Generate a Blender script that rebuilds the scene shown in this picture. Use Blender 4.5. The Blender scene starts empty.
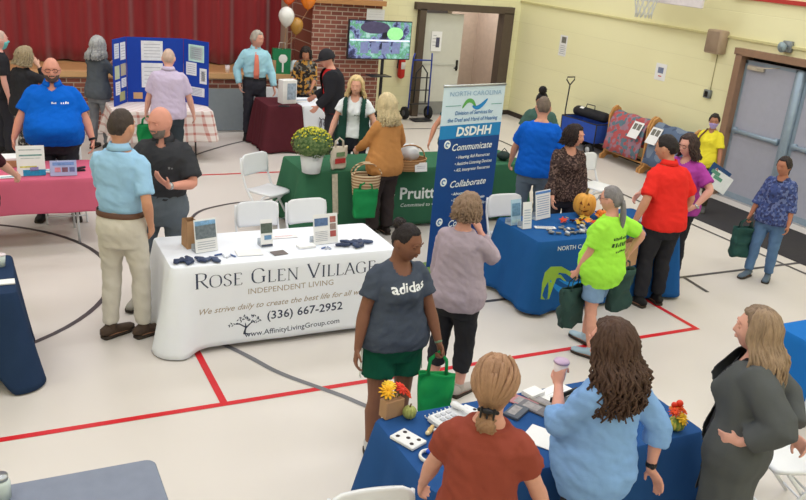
import bpy, bmesh, math, random
from math import sin, cos, pi, radians, exp, sqrt, atan2
from mathutils import Vector, Matrix, noise
from mathutils.bvhtree import BVHTree
SC = bpy.context.scene
COL = SC.collection
V = Vector
random.seed(7)

# ------------------------------------------------------------------ camera calibration
CH = 3.306
def _cam():
    ro, pi_, ya = radians(5.151), radians(19.825), radians(27.78)
    Rz = Matrix(((cos(ya), -sin(ya), 0), (sin(ya), cos(ya), 0), (0, 0, 1)))
    B = Matrix(((1, 0, 0), (0, 0, -1), (0, 1, 0)))
    Rx = Matrix(((1, 0, 0), (0, cos(pi_), -sin(pi_)), (0, sin(pi_), cos(pi_))))
    Rr = Matrix(((cos(ro), -sin(ro), 0), (sin(ro), cos(ro), 0), (0, 0, 1)))
    return Rr @ Rx @ B @ Rz
CM = _cam(); FP = 839.2
cam = bpy.data.cameras.new('camera'); camo = bpy.data.objects.new('camera', cam); COL.objects.link(camo)
camo.matrix_world = Matrix.Translation((0, 0, CH)) @ Matrix((CM[0], -CM[1], -CM[2])).transposed().to_4x4()
cam.sensor_width = 36; cam.lens = FP / 806 * 36; cam.clip_start = .05
SC.camera = camo
def ray(x, y): return CM.transposed() @ V(((x - 403) / FP, (y - 250) / FP, 1))
def fl(x, y, z=0.0):
    d = ray(x, y); return d * ((z - CH) / d.z) + V((0, 0, CH))
def azimuth(p):            # unit view direction on the floor at p
    return V((p[0], p[1], 0)).normalized()

# ------------------------------------------------------------------ materials
def lin(c):
    c = c / 255.0
    return c / 12.92 if c <= .04045 else ((c + .055) / 1.055) ** 2.4
def rgb(t): return (lin(t[0]), lin(t[1]), lin(t[2]), 1)
_mats = {}
def M(name, col=(200, 200, 200), rough=.7, metal=0, var=.06, vs=12, bump=0, bs=60, stretch=None, emit=0, spec=.3, alpha=1, trans=0, col2=None, wave=None, sheen=0):
    """principled surface whose colour varies a little with noise"""
    if name in _mats: return _mats[name]
    m = bpy.data.materials.new(name); m.use_nodes = True; nt = m.node_tree; N = nt.nodes; L = nt.links
    b = N['Principled BSDF']; b.inputs['Roughness'].default_value = rough; b.inputs['Metallic'].default_value = metal
    b.inputs['Specular IOR Level'].default_value = spec
    if sheen: b.inputs['Sheen Weight'].default_value = sheen
    if trans: b.inputs['Transmission Weight'].default_value = trans
    tc = N.new('ShaderNodeTexCoord'); mp = N.new('ShaderNodeMapping'); L.new(tc.outputs['Object'], mp.inputs['Vector'])
    if stretch: mp.inputs['Scale'].default_value = stretch
    nz = N.new('ShaderNodeTexNoise'); nz.inputs['Scale'].default_value = vs; nz.inputs['Detail'].default_value = 3
    L.new(mp.outputs['Vector'], nz.inputs['Vector'])
    mx = N.new('ShaderNodeMix'); mx.data_type = 'RGBA'
    c = rgb(col); k = var
    if col2: c1, c2 = c, rgb(col2)
    else:
        c1 = tuple(min(1, x * (1 - k * 2)) for x in c[:3]) + (1,); c2 = tuple(min(1, x * (1 + k * 2)) for x in c[:3]) + (1,)
    mx.inputs['A'].default_value = c1; mx.inputs['B'].default_value = c2
    if col2:
        rp = N.new('ShaderNodeValToRGB'); rp.color_ramp.elements[0].position = .42; rp.color_ramp.elements[1].position = .58
        L.new(nz.outputs['Fac'], rp.inputs['Fac']); L.new(rp.outputs['Color'], mx.inputs['Factor'])
    else: L.new(nz.outputs['Fac'], mx.inputs['Factor'])
    L.new(mx.outputs['Result'], b.inputs['Base Color'])
    if emit:
        L.new(mx.outputs['Result'], b.inputs['Emission Color']); b.inputs['Emission Strength'].default_value = emit
    if bump:
        n2 = N.new('ShaderNodeTexNoise'); n2.inputs['Scale'].default_value = bs; n2.inputs['Detail'].default_value = 4
        L.new(mp.outputs['Vector'], n2.inputs['Vector'])
        bp = N.new('ShaderNodeBump'); bp.inputs['Strength'].default_value = bump; bp.inputs['Distance'].default_value = .01
        L.new(n2.outputs['Fac'], bp.inputs['Height']); L.new(bp.outputs['Normal'], b.inputs['Normal'])
    _mats[name] = m
    return m
def nodes_of(m): return m.node_tree.nodes, m.node_tree.links, m.node_tree.nodes['Principled BSDF']
def cloth_m(name, col, var=.05): return M(name, col, rough=.9, var=var, vs=8, bump=.25, bs=220, spec=.1)

# ------------------------------------------------------------------ mesh builder
class MB:
    def __init__(s): s.v = []; s.f = []; s.m = []
    def add(s, vs, fs, mi=0):
        o = len(s.v); s.v += [tuple(p) for p in vs]; s.f += [tuple(i + o for i in f) for f in fs]; s.m += [mi] * len(fs); return s
    def rings(s, rr, mi=0, closed=True, cap=True):
        o = len(s.v); n = len(rr[0]); fs = []
        vs = [p for r in rr for p in r]
        for i in range(len(rr) - 1):
            for j in range(n if closed else n - 1):
                a = i * n + j; b = i * n + (j + 1) % n
                fs.append((a, b, b + n, a + n))
        if cap and closed:
            fs.append(tuple(range(n - 1, -1, -1))); fs.append(tuple((len(rr) - 1) * n + j for j in range(n)))
        return s.add(vs, fs, mi)
    def tube(s, pts, rad, n=8, mi=0, flat=None, cap=True, up=None):
        """tube along pts; rad number / list / list of (a,b)"""
        pts = [V(p) for p in pts]; k = len(pts)
        if not isinstance(rad, (list, tuple)): rad = [rad] * k
        rr = []; u = None
        for i, p in enumerate(pts):
            d = (pts[min(i + 1, k - 1)] - pts[max(i - 1, 0)])
            if d.length < 1e-9: d = V((0, 0, 1))
            d.normalize()
            if u is None:
                u = V(up) if up is not None else (V((0, 0, 1)) if abs(d.z) < .9 else V((0, 1, 0)))
            u = (u - d * u.dot(d))
            if u.length < 1e-6: u = d.orthogonal()
            u.normalize(); w = d.cross(u)
            a, b = rad[i] if isinstance(rad[i], (tuple, list)) else (rad[i], rad[i])
            rr.append([p + w * (a * cos(2 * pi * j / n)) + u * (b * sin(2 * pi * j / n)) for j in range(n)])
        return s.rings(rr, mi, True, cap)
    def capsule(s, pts, rad, n=10, mi=0, up=None):
        pts = [V(p) for p in pts]; rad = [(r, r) if not isinstance(r, (tuple, list)) else r for r in rad]
        d0 = (pts[0] - pts[1]).normalized(); d1 = (pts[-1] - pts[-2]).normalized()
        P = []; R_ = []
        r0 = min(rad[0]); r1 = min(rad[-1])
        for t in (.98, .7, .35): P.append(pts[0] + d0 * r0 * t); q = sqrt(1 - t * t); R_.append((rad[0][0] * q, rad[0][1] * q))
        P += pts; R_ += rad
        for t in (.35, .7, .98): P.append(pts[-1] + d1 * r1 * t); q = sqrt(1 - t * t); R_.append((rad[-1][0] * q, rad[-1][1] * q))
        return s.tube(P, R_, n, mi, up=up)
    def box(s, c, sz, mi=0, rot=None, bev=0):
        x, y, z = sz[0] / 2, sz[1] / 2, sz[2] / 2
        if bev:
            b = min(bev, x * .95, y * .95, z * .95); rr = []
            for zz, ins in ((-z, b), (-z + b, 0), (z - b, 0), (z, b)):
                X, Y = x - ins, y - ins; k = b * .9 if ins == 0 else b * .5
                rr.append([V(p + (zz,)) for p in ((X - k, -Y), (X, -Y + k), (X, Y - k), (X - k, Y), (-X + k, Y), (-X, Y - k), (-X, -Y + k), (-X + k, -Y))])
            if rot is not None: rr = [[rot @ p for p in r] for r in rr]
            return s.rings([[p + V(c) for p in r] for r in rr], mi)
        vs = [V((i, j, k)) for k in (-z, z) for j in (-y, y) for i in (-x, x)]
        if rot is not None: vs = [rot @ p for p in vs]
        return s.add([p + V(c) for p in vs], [(0, 2, 3, 1), (4, 5, 7, 6), (0, 1, 5, 4), (2, 6, 7, 3), (0, 4, 6, 2), (1, 3, 7, 5)], mi)
    def ball(s, c, r, n=12, m=8, mi=0, rot=None):
        if not isinstance(r, (tuple, list)): r = (r, r, r)
        rr = []
        for i in range(1, m):
            t = pi * i / m
            ring = [V((r[0] * sin(t) * cos(2 * pi * j / n), r[1] * sin(t) * sin(2 * pi * j / n), -r[2] * cos(t))) for j in range(n)]
            if rot is not None: ring = [rot @ p for p in ring]
            rr.append([p + V(c) for p in ring])
        return s.rings(rr, mi)
    def xf(s, mat, start=0):
        for i in range(start, len(s.v)): s.v[i] = tuple(mat @ V(s.v[i]))
        return s
    def build(s, name, mats, parent=None, smooth=True, loc=None):
        me = bpy.data.meshes.new(name); me.from_pydata(s.v, [], s.f); me.update()
        if not isinstance(mats, (list, tuple)): mats = [mats]
        for m in mats: me.materials.append(m)
        if len(mats) > 1: me.polygons.foreach_set('material_index', s.m)
        if smooth is True: me.polygons.foreach_set('use_smooth', [True] * len(me.polygons))
        elif smooth: 
            me.polygons.foreach_set('use_smooth', [True] * len(me.polygons)); me.set_sharp_from_angle(angle=radians(smooth))
        o = bpy.data.objects.new(name, me); COL.objects.link(o)
        if parent is not None: o.parent = parent
        if loc is not None: o.location = loc
        return o
def tag(o, label=None, cat=None, group=None, kind=None):
    if label: o['label'] = label
    if cat: o['category'] = cat
    if group: o['group'] = group
    if kind: o['kind'] = kind
    return o
def empty(name, loc, rz=0, label=None, cat=None, group=None):
    o = bpy.data.objects.new(name, None); COL.objects.link(o); o.location = loc; o.rotation_euler = (0, 0, rz)
    o.empty_display_size = .1
    return tag(o, label, cat, group)
def copy_tree(o, parent=None):
    c = o.copy(); COL.objects.link(c); c.parent = parent
    for ch in list(o.children): copy_tree(ch, c)
    return c
def meshify(mb, voxel, smooth=2, fac=.5):
    """fuse overlapping closed shells into one continuous surface"""
    me = bpy.data.meshes.new('tmp'); me.from_pydata(mb.v, [], mb.f); me.update()
    bm = bmesh.new(); bm.from_mesh(me); bmesh.ops.recalc_face_normals(bm, faces=bm.faces); bm.to_mesh(me); bm.free()
    o = bpy.data.objects.new('tmp', me); COL.objects.link(o)
    r = o.modifiers.new('r', 'REMESH'); r.mode = 'VOXEL'; r.voxel_size = voxel; r.use_smooth_shade = True
    if smooth:
        q = o.modifiers.new('s', 'SMOOTH'); q.factor = fac; q.iterations = smooth
    dg = bpy.context.evaluated_depsgraph_get(); dg.update()
    out = bpy.data.meshes.new_from_object(o.evaluated_get(dg))
    bpy.data.objects.remove(o); bpy.data.meshes.remove(me)
    return out
def mesh_obj(name, me, mats, parent=None):
    me.name = name; me.materials.clear()
    for m in (mats if isinstance(mats, (list, tuple)) else [mats]): me.materials.append(m)
    o = bpy.data.objects.new(name, me); COL.objects.link(o)
    if parent is not None: o.parent = parent
    return o
def lerp(a, b, t): return a + (b - a) * t
def interp(keys, z):
    """smooth interpolation of key rows (z, a, b, ...)"""
    if z <= keys[0][0]: return keys[0][1:]
    if z >= keys[-1][0]: return keys[-1][1:]
    for i in range(len(keys) - 1):
        k0, k1 = keys[i], keys[i + 1]
        if k0[0] <= z <= k1[0]:
            t = (z - k0[0]) / (k1[0] - k0[0]); t = t * t * (3 - 2 * t) * .5 + t * .5
            return tuple(lerp(a, b, t) for a, b in zip(k0[1:], k1[1:]))
def gauss(x, c, s): return exp(-((x - c) / s) ** 2)

# ------------------------------------------------------------------ people
def two_bone(S, T, la, lb, hint):
    S = V(S); T = V(T); d = T - S; L_ = d.length
    mx = (la + lb) * .995
    if L_ > mx: T = S + d * (mx / L_); d = T - S; L_ = mx
    L_ = max(L_, abs(la - lb) + .02)
    n = d.normalized(); a = (la * la - lb * lb + L_ * L_) / (2 * L_); hgt = sqrt(max(la * la - a * a, 0))
    h = V(hint); h = h - n * h.dot(n)
    if h.length < 1e-5: h = n.orthogonal()
    return S + n * a + h.normalized() * hgt, T
def head_point(th, ph, off=0.0, fem=False):
    """point on the head surface (local head frame, face towards +Y)"""
    x = sin(th) * sin(ph); y = sin(th) * cos(ph); z = cos(th)
    ax, ay, az = .0765 + off, (.098 if y > 0 else .104) + off, .120 + off
    p = V((x * ax, y * ay, z * az)); zn = z; 
    if zn < 0:
        k = -zn
        p.x *= 1 - (.26 + (.05 if fem else 0)) * k ** 1.6 if y > -.2 else 1 - .2 * k
        if y < 0: p.y *= 1 - .42 * k
        else: p.y *= 1 - .02 * k
    if y > 0:
        X, Z = p.x, p.z
        f = min(1, y * 2)
        nose = exp(-(X / (.010 + .006 * max(0, min(1, (.02 - Z) / .05)))) ** 2)
        t = (.030 - Z) / .055
        if 0 < t < 1.25: nose *= (t ** 1.2 if t < 1 else max(0, 1 - (t - 1) * 4)) 
        else: nose = 0
        p.y += .024 * nose * f
        p.y -= .011 * gauss(abs(X), .031, .016) * gauss(Z, .012, .014) * f
        p.y += .006 * gauss(Z, .038, .012) * gauss(X, 0, .05) * f
        p.y += .006 * gauss(X, 0, .02) * gauss(Z, -.052, .012) * f
        p.y += .009 * gauss(X, 0, .026) * gauss(Z, -.096, .018) * f
        p.y += .004 * gauss(abs(X), .042, .018) * gauss(Z, -.022, .02) * f
    return p
def head_grid(mb, mat, offf=None, nt=44, npn=56, fem=False, mi=0):
    rr = []
    for i in range(1, nt):
        th = pi * i / nt; ring = []
        for j in range(npn):
            u = 2 * pi * j / npn; ph = u - .35 * sin(u)          # denser towards the face
            off = offf(th, ph) if offf else 0
            ring.append(mat @ head_point(th, ph, off, fem))
        rr.append(ring)
    mb.rings(rr, mi)
def wrapph(ph):
    while ph > pi: ph -= 2 * pi
    while ph < -pi: ph += 2 * pi
    return ph
def hair_mask(th, ph, front=.95, side=1.65, back=2.15):
    """1 over the scalp, 0 elsewhere; limits are polar angles from the crown"""
    a = abs(wrapph(ph))
    if a < .75: lim = front
    elif a < 1.2: lim = lerp(front, side, (a - .75) / .45)
    elif a < 1.9: lim = side
    else: lim = lerp(side, back, min(1, (a - 1.9) / .5))
    return max(0, min(1, (lim - th) / .16 + .5))

def person(label, pos, h=1.72, rel=0, face=None, w=1.0, belly=0.0, fem=False, skin=(205, 160, 135), lean=(0, 0), head=(0, 0, 0),
           R=None, L=None, RE=None, LE=None, RH=None, LH=None, curlR=.5, curlL=.5, palmR=None, palmL=None,
           feet=((.12, .02), (-.12, 0)), toes=(10, -10), top=None, pants=None, shoes=None, hair=None, beard=None, glasses=False, mask=None,
           vox=.008, bust=None, hipz=.93, group=None):
    s = h / 1.75
    d = azimuth(pos)
    if face is None: face = atan2(d.x, d.y) + radians(rel)          # heading clockwise from +Y
    root = empty('person', (pos[0], pos[1], 0), -face, label, 'person', group); root.scale = (s, s, s)
    W = Matrix.Translation((pos[0], pos[1], 0)) @ Matrix.Rotation(-face, 4, 'Z') @ Matrix.Scale(s, 4)
    bust = (1 if fem else 0) if bust is None else bust
    dz = hipz - .93
    def off(z):
        t = max(0, (z - .95) / .5); return V((lean[0] * t ** 1.2, lean[1] * t ** 1.2, 0))
    drop = .5 * (lean[0] ** 2 + lean[1] ** 2)
    if fem: keys = [(.78, .15, .10), (.86, .178, .122), (.94, .182, .128), (1.02, .160, .115), (1.10, .136, .100), (1.2, .140, .105), (1.3, .148, .112), (1.37, .146, .102), (1.42, .122, .083), (1.455, .085, .066), (1.49, .058, .056)]
    else: keys = [(.78, .14, .10), (.86, .168, .118), (.94, .170, .120), (1.02, .160, .112), (1.10, .154, .108), (1.2, .162, .112), (1.3, .172, .120), (1.38, .168, .114), (1.43, .142, .090), (1.465, .095, .072), (1.5, .064, .062)]
    def ring(z, o=0.0, n=28, ww=1.0):
        a, b = interp(keys, z)
        fat = min(1, max(0, (1.47 - z) / .12)); kw = 1 + (w - 1) * fat
        a = a * kw + o; bf = b * kw + o
        y0 = 0
        if belly: g = gauss(z, 1.06, .17); bf += belly * .10 * g; y0 = belly * .075 * g; a += belly * .03 * g
        pts = []
        for j in range(n):
            t = 2 * pi * j / n; c, q = cos(t), sin(t)
            e = .88
            x = a * abs(c) ** e * (1 if c > 0 else -1); y = bf * abs(q) ** e * (1 if q > 0 else -1)
            if q > 0 and bust: y += bust * .048 * w * gauss(z, 1.275, .07) * (gauss(abs(x), .07, .05) + .35 * gauss(x, 0, .06))
            if q < 0: y -= .018 * w * gauss(z, .90, .08) * gauss(abs(x), .07, .07)   # seat
            if q < 0: y += .012 * gauss(x, 0, .03) * gauss(z, 1.2, .15)
            p = V((x, y + y0, z + dz)) + off(z); p.z -= drop * max(0, (z - .95) / .5) + (V((x, y, 0)).dot(V((lean[0], lean[1], 0))) * .9 * min(1, max(0, (z - .95) / .3)))
            pts.append(p)
        return pts
    sh = (.140 if fem else .160) * (1 + .45 * (w - 1))
    shz = 1.388
    def spt(side): 
        x = side * sh
        p = V((x, -.005, shz + dz)) + off(shz); p.z -= drop + x * lean[0] * .9; return p
    ua, fa = .285, .255
    arms = {}
    for side, T, E_ in ((1, R, RE), (-1, L, LE)):
        S = spt(side)
        if T is None: T = (side * (.25 + .12 * (w - 1)), .04, .83 + dz)
        if E_ is None: E_ = (side * .5, -1, -.1)
        E, T = two_bone(S, T, ua, fa, E_); arms[side] = (S, E, T)
    legs = {}
    for side, ft, tt in ((1, feet[0], toes[0]), (-1, feet[1], toes[1])):
        Hp = V((side * .088 * (1 + .4 * (w - 1)), 0, .90 + dz)); A = V((ft[0], ft[1], .085 if len(ft) < 3 else ft[2]))
        K, A = two_bone(Hp, A, .418, .402, (side * .15, 1, 0)); legs[side] = (Hp, K, A, radians(tt))
    aw = 1 + .6 * (w - 1)
    # ---- body
    b = MB()
    b.rings([ring(.78 + .72 * i / 26) for i in range(27)])
    nb = V((0, 0, 1.475 + dz)) + off(1.475); nb.z -= drop
    hy, hp, hr = (radians(a) for a in head)
    HR = Matrix.Rotation(-hy, 4, 'Z') @ Matrix.Rotation(-hp, 4, 'X') @ Matrix.Rotation(hr, 4, 'Y')
    piv = nb + V((0, .008 + .2 * lean[1], .055))
    hs = 1.10 if not fem else 1.09
    HM = Matrix.Translation(piv) @ HR @ Matrix.Translation((0, .022, .098)) @ Matrix.Scale(hs, 4)
    b.capsule([nb + V((0, -.01, -.06)), nb + V((0, -.004, .0)), piv, HM @ V((0, -.022, -.03))], [.066 * aw, .057 * aw ** .7, .054 * aw ** .7, .054], 14)
    head_grid(b, HM, fem=fem)
    for sd in (1, -1):
        b.ball(HM @ V((sd * .079, -.008, -.002)), (.0085, .019, .032), 10, 8, rot=(HR @ Matrix.Rotation(sd * .35, 4, 'Z')).to_3x3())
    def arm(mb, side, o0, o1, f0=-.15, f1=2.0, n=14):
        """tube along the arm from shoulder; f in units of bones (0..1 upper, 1..2 fore)"""
        S, E, T = arms[side]; pts = []; rad = []
        prof = [(0, .052), (.2, .051), (.5, .046), (.85, .040), (1, .039), (1.2, .042), (1.5, .036), (1.85, .0265), (2, .025)]
        N_ = 16
        for i in range(N_ + 1):
            f = lerp(max(f0, 0), f1, i / N_)
            p = S.lerp(E, f) if f <= 1 else E.lerp(T, f - 1)
            if .88 < f < 1.12:                      # round the elbow
                q0 = S.lerp(E, .88); q1 = E.lerp(T, .12); t = (f - .88) / .24; p = q0.lerp(E, t).lerp(E.lerp(q1, t), t)
            r = interp(prof, f)[0] * (aw if f < 1.9 else 1) + lerp(o0, o1, i / N_)
            pts.append(p); rad.append(r)
        if f0 < 0:
            inn = S + V((-side * .05, 0, .0)); pts = [inn] + pts; rad = [rad[0] * .98] + rad
        mb.capsule(pts, rad, n) if o1 < .01 else mb.tube(pts, rad, n)
    hands = {}
    for side, hd, curl, pn in ((1, RH, curlR, palmR), (-1, LH, curlL, palmL)):
        arm(b, side, 0, 0)
        S, E, T = arms[side]; fd = (T - E).normalized()
        if hd is None: hd = fd
        else: hd = V(hd).normalized()
        pn = V(pn) if pn is not None else V((-side, .15, 0))
        pn = (pn - hd * pn.dot(hd)).normalized(); lat = hd.cross(pn)       # lateral; thumb side chosen below
        th = 1 if lat.dot(V((0, 1, .3))) > 0 else -1
        b.tube([T - fd * .02, T + hd * .01, T + hd * .04, T + hd * .075, T + hd * .092], [(.023, .018), (.027, .018), (.036, .017), (.041, .015), (.036, .011)], 12, up=pn)
        base = T + hd * .082
        for q, ln in zip((-.0305, -.0105, .0105, .0305), (.066, .084, .088, .078) ):
            p = base + lat * q * th; dr = hd.copy(); pts = [p - hd * .02, p]; 
            for sgi, fr in enumerate((.42, .32, .26)):
                ang = curl * (.75 if sgi == 0 else .95)
                ax = hd.cross(pn).normalized(); dr = Matrix.Rotation(ang, 3, ax) @ dr
                p = p + dr * ln * fr; pts.append(p)
            b.capsule(pts, [.0095, .0092, .0088, .0080, .0072], 8)
        tb = T + hd * .025 + lat * th * .026
        t1 = tb + (hd * .6 + lat * th * .75 + pn * .35).normalized() * .036; t2 = t1 + (hd * .9 + lat * th * .25 + pn * (.2 + curl * .5)).normalized() * .034
        b.capsule([tb - hd * .01, tb, t1, t2], [.012, .0125, .0105, .0085], 8)
        hands[side] = T + hd * .075 + pn * .02
    for side in (1, -1):
        Hp, K, A, tt = legs[side]
        kd = (A - K)
        lw = 1 + .7 * (w - 1)
        pts = [Hp + V((0, 0, .02)), Hp.lerp(K, .25), Hp.lerp(K, .6), Hp.lerp(K, .9), K, K.lerp(A, .15), K.lerp(A, .35) + V((0, -.012, 0)), K.lerp(A, .65), K.lerp(A, .92), A]
        b.capsule(pts, [x * lw for x in (.090, .086, .072, .058, .054, .052, .058, .047, .036)] + [.035], 14)
        fdv = V((sin(tt), cos(tt), 0))
        b.tube([A - fdv * .055 + V((0, 0, -.055)), A - fdv * .03 + V((0, 0, -.04)), A + fdv * .04 + V((0, 0, -.048)), A + fdv * .11 + V((0, 0, -.06)), A + fdv * .165 + V((0, 0, -.068)), A + fdv * .185 + V((0, 0, -.07))],
               [(.022, .025), (.033, .042), (.037, .034), (.043, .022), (.036, .014), (.02, .01)], 12, up=(0, 0, 1))
    me = meshify(b, vox, 2, .4)
    sk = M('skin_%d_%d_%d' % skin, skin, rough=.55, var=.05, vs=18, spec=.3)
    lip = M('lip_%d' % skin[0], (int(skin[0] * .80), int(skin[1] * .62), int(skin[2] * .62)), rough=.5)
    # facial features joined into the body mesh
    fm = MB()
    for sd in (1, -1):
        fm.ball(HM @ V((sd * .031, .0795, .010)), .0125, 10, 8, 1)
        fm.ball(HM @ V((sd * .031, .0865, .010)), .0074, 8, 6, 2)
        fm.tube([HM @ V((sd * x, y, z)) for x, y, z in ((.014, .1005, .031), (.03, .098, .036), (.047, .087, .031))], [.0035, .0052, .003], 6, 3)
    fm.tube([HM @ V((x, y, z)) for x, y, z in ((-.025, .0855, -.050), (-.012, .0955, -.048), (0, .0975, -.0485), (.012, .0955, -.048), (.025, .0855, -.050))], [.002, .0046, .005, .0046, .002], 6, 4)
    fm.tube([HM @ V((x, y, z)) for x, y, z in ((-.022, .0855, -.053), (0, .0965, -.057), (.022, .0855, -.053))], [.002, .0055, .002], 6, 4)
    hc = hair['col'] if hair else (skin[0] * .7, skin[1] * .6, skin[2] * .5)
    bcol = tuple(int(c * .8) for c in hc)
    bm = bmesh.new(); bm.from_mesh(me); nv = [bm.verts.new(p) for p in fm.v]
    for f, mi in zip(fm.f, fm.m):
        ff = bm.faces.new([nv[i] for i in f]); ff.material_index = mi; ff.smooth = True
    bm.to_mesh(me); bm.free()
    mesh_obj('body', me, [sk, M('eye_white', (225, 220, 215), rough=.2, var=0), M('eye_iris', (48, 34, 26), rough=.15, var=0), M('brow_%d_%d_%d' % bcol, bcol, rough=.9), lip], root)
    me.polygons.foreach_set('use_smooth', [True] * len(me.polygons))
    # ---- clothes
    def wrinkle(me, amp, seed, zs=(14, 14, 22)):
        me.calc_loop_triangles()
        nrm = [v.normal.copy() for v in me.vertices]
        for v, n in zip(me.vertices, nrm):
            q = V((v.co.x * zs[0] + seed, v.co.y * zs[1], v.co.z * zs[2] + v.co.x * 9))
            v.co += n * (amp * (noise.noise(q) + .4 * noise.noise(q * 2.3)))
    def tops(t, name='shirt', grow=0):
        hem = t.get('hem', .84); o = .014 + grow + t.get('loose', 0) + (.020 if hem < .95 else 0); c = MB()
        nr = 26; ztop = t.get('ztop', 1.475)
        po = .015 + (pants or {}).get('loose', .004) + .018
        def so(z):
            if hem >= .95: return lerp(o, .010, max(0, min(1, (1.10 - z) / .07))) + .010 * gauss(z, 1.13, .04)
            return lerp(max(o, po), o - .020, max(0, min(1, (z - 1.08) / .2)))
        c.rings([ring(lerp(hem, ztop, i / nr), so(lerp(hem, ztop, i / nr)) + (t.get('flare', 0) * max(0, 1 - i / (nr * .6))) ) for i in range(nr + 1)])
        sl = t.get('sleeve', .75)
        if sl > 0:
            for side in (1, -1): arm(c, side, .012 + t.get('loose', 0), .014 + t.get('loose', 0) + t.get('cuff', .008 if sl < 1.2 else -.002), -.1, sl)
        me = meshify(c, .011 if vox < .0085 else .013, 3, .5)
        wrinkle(me, t.get('wr', .008), len(label))
        bm = bmesh.new(); bm.from_mesh(me); kill = []
        sc = t.get('scoop', 0)
        thr = V((0, .075, 1.478 + dz)) + off(1.475); thr.z -= drop
        op = t.get('open', 0); sleeve_less = 0
        for f in bm.faces:
            q = f.calc_center_median(); k = False
            if sc:
                e = q - thr
                if (e.x / (sc * .95)) ** 2 + (e.y / .10) ** 2 + (e.z / (sc * 1.1)) ** 2 < 1: k = True
            if op:
                zz = (q.z - dz - .8) / .7; ow = op * (1.0 if op > .06 else 1) * (.55 + .6 * min(1, max(0, 1 - abs(zz - .5))))
                o_ = off(q.z - dz)
                if abs(q.x - o_.x) < ow and q.y - o_.y > 0 and q.z < 1.5 + dz: k = True
            if k: kill.append(f)
        if kill: bmesh.ops.delete(bm, geom=kill, context='FACES')
        if kill:
            bmesh.ops.delete(bm, geom=[v for v in bm.verts if not v.link_faces], context='VERTS')
        bm.to_mesh(me); bm.free()
        ob = mesh_obj(t.get('name', name), me, t['mat'], root)
        me.polygons.foreach_set('use_smooth', [True] * len(me.polygons))
        if t.get('collar'):
            cm = MB(); n = 20; rr = []
            for (rz, ro_, bo) in ((-.012, .071, .0), (.03, .062, 0), (.034, .067, 0), (-.014, .088, 0)):
                r_ = []
                for j in range(n + 1):
                    a = pi / 2 + lerp(.28, 2 * pi - .28, j / n)
                    p = nb + V((ro_ * aw ** .5 * cos(a), ro_ * aw ** .5 * 1.0 * sin(a), rz - .022 * max(0, sin(a)) + .02)); r_.append(p)
                rr.append(r_)
            cm.rings(rr, closed=False, cap=False)
            co = cm.build('collar', t['mat'], ob)
            m_ = co.modifiers.new('t', 'SOLIDIFY'); m_.thickness = .004
        return ob
    def bottoms(t):
        o = .015 + t.get('loose', .004); c = MB(); zt = t.get('top', 1.03); n = 12
        wo = lambda z: lerp(o, .012 + t.get('loose', .004) * .3, max(0, min(1, (z - .93) / .08))) if (top or {}).get('hem', 0) >= .95 else o
        c.rings([ring(lerp(.755, zt, i / n), wo(lerp(.755, zt, i / n))) for i in range(n + 1)])
        end = t.get('end', 1.93)
        for side in (1, -1):
            Hp, K, A, tt = legs[side]; pts = []; rad = []
            lw = 1 + .7 * (w - 1); prof = [(0, .093), (.25, .090), (.6, .078), (1, .062), (1.3, .062), (1.6, .056), (2, .050)]
            for i in range(19):
                f = end * i / 18; p = Hp.lerp(K, f) if f <= 1 else K.lerp(A, f - 1)
                pts.append(p + V((0, -.01 * gauss(f, 1.35, .3), 0))); rad.append(interp(prof, f)[0] * lw + t.get('loose', .004) + t.get('cuff', 0) * i / 18)
            c.tube(pts, rad, 18)
        me = meshify(c, .012, 3, .5); wrinkle(me, .009, len(label) + 3, (12, 12, 16))
        ob = mesh_obj(t.get('name', 'trousers'), me, t['mat'], root)
        me.polygons.foreach_set('use_smooth', [True] * len(me.polygons))
        if t.get('belt'):
            bt = MB(); z = zt - .015; rr = []; o = wo(z) + .004
            r0 = ring(z - .02, o + .003, 40); r1 = ring(z + .02, o + .003, 40); r2 = ring(z + .02, o + .008, 40); r3 = ring(z - .02, o + .008, 40)
            bt.rings([r3, r0, r1, r2, r3], cap=False)
            bt.build('belt', t['belt'], root)
        if t.get('stripe'):
            for side in (1, -1):
                Hp, K, A, tt = legs[side]; st = MB()
                for dx in (-.012, .012):
                    pts = [Hp.lerp(K, f) + V((side * (interp([(0, .093), (.6, .080), (1, .062)], f)[0] * (1 + .7 * (w - 1)) + t.get('loose', .004) + t.get('cuff', 0) * f / end + .008), dx, 0)) for f in [end * (.02 + .96 * i / 8) for i in range(9)]]
                    st.tube(pts, [(.004, .006)] * 9, 8, up=(0, 1, 0))
                st.build('side_stripe', M('white_trim', (235, 235, 235)), ob)
        return ob
    if pants: bo = bottoms(pants)
    to = None
    if top: to = tops(top)
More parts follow.
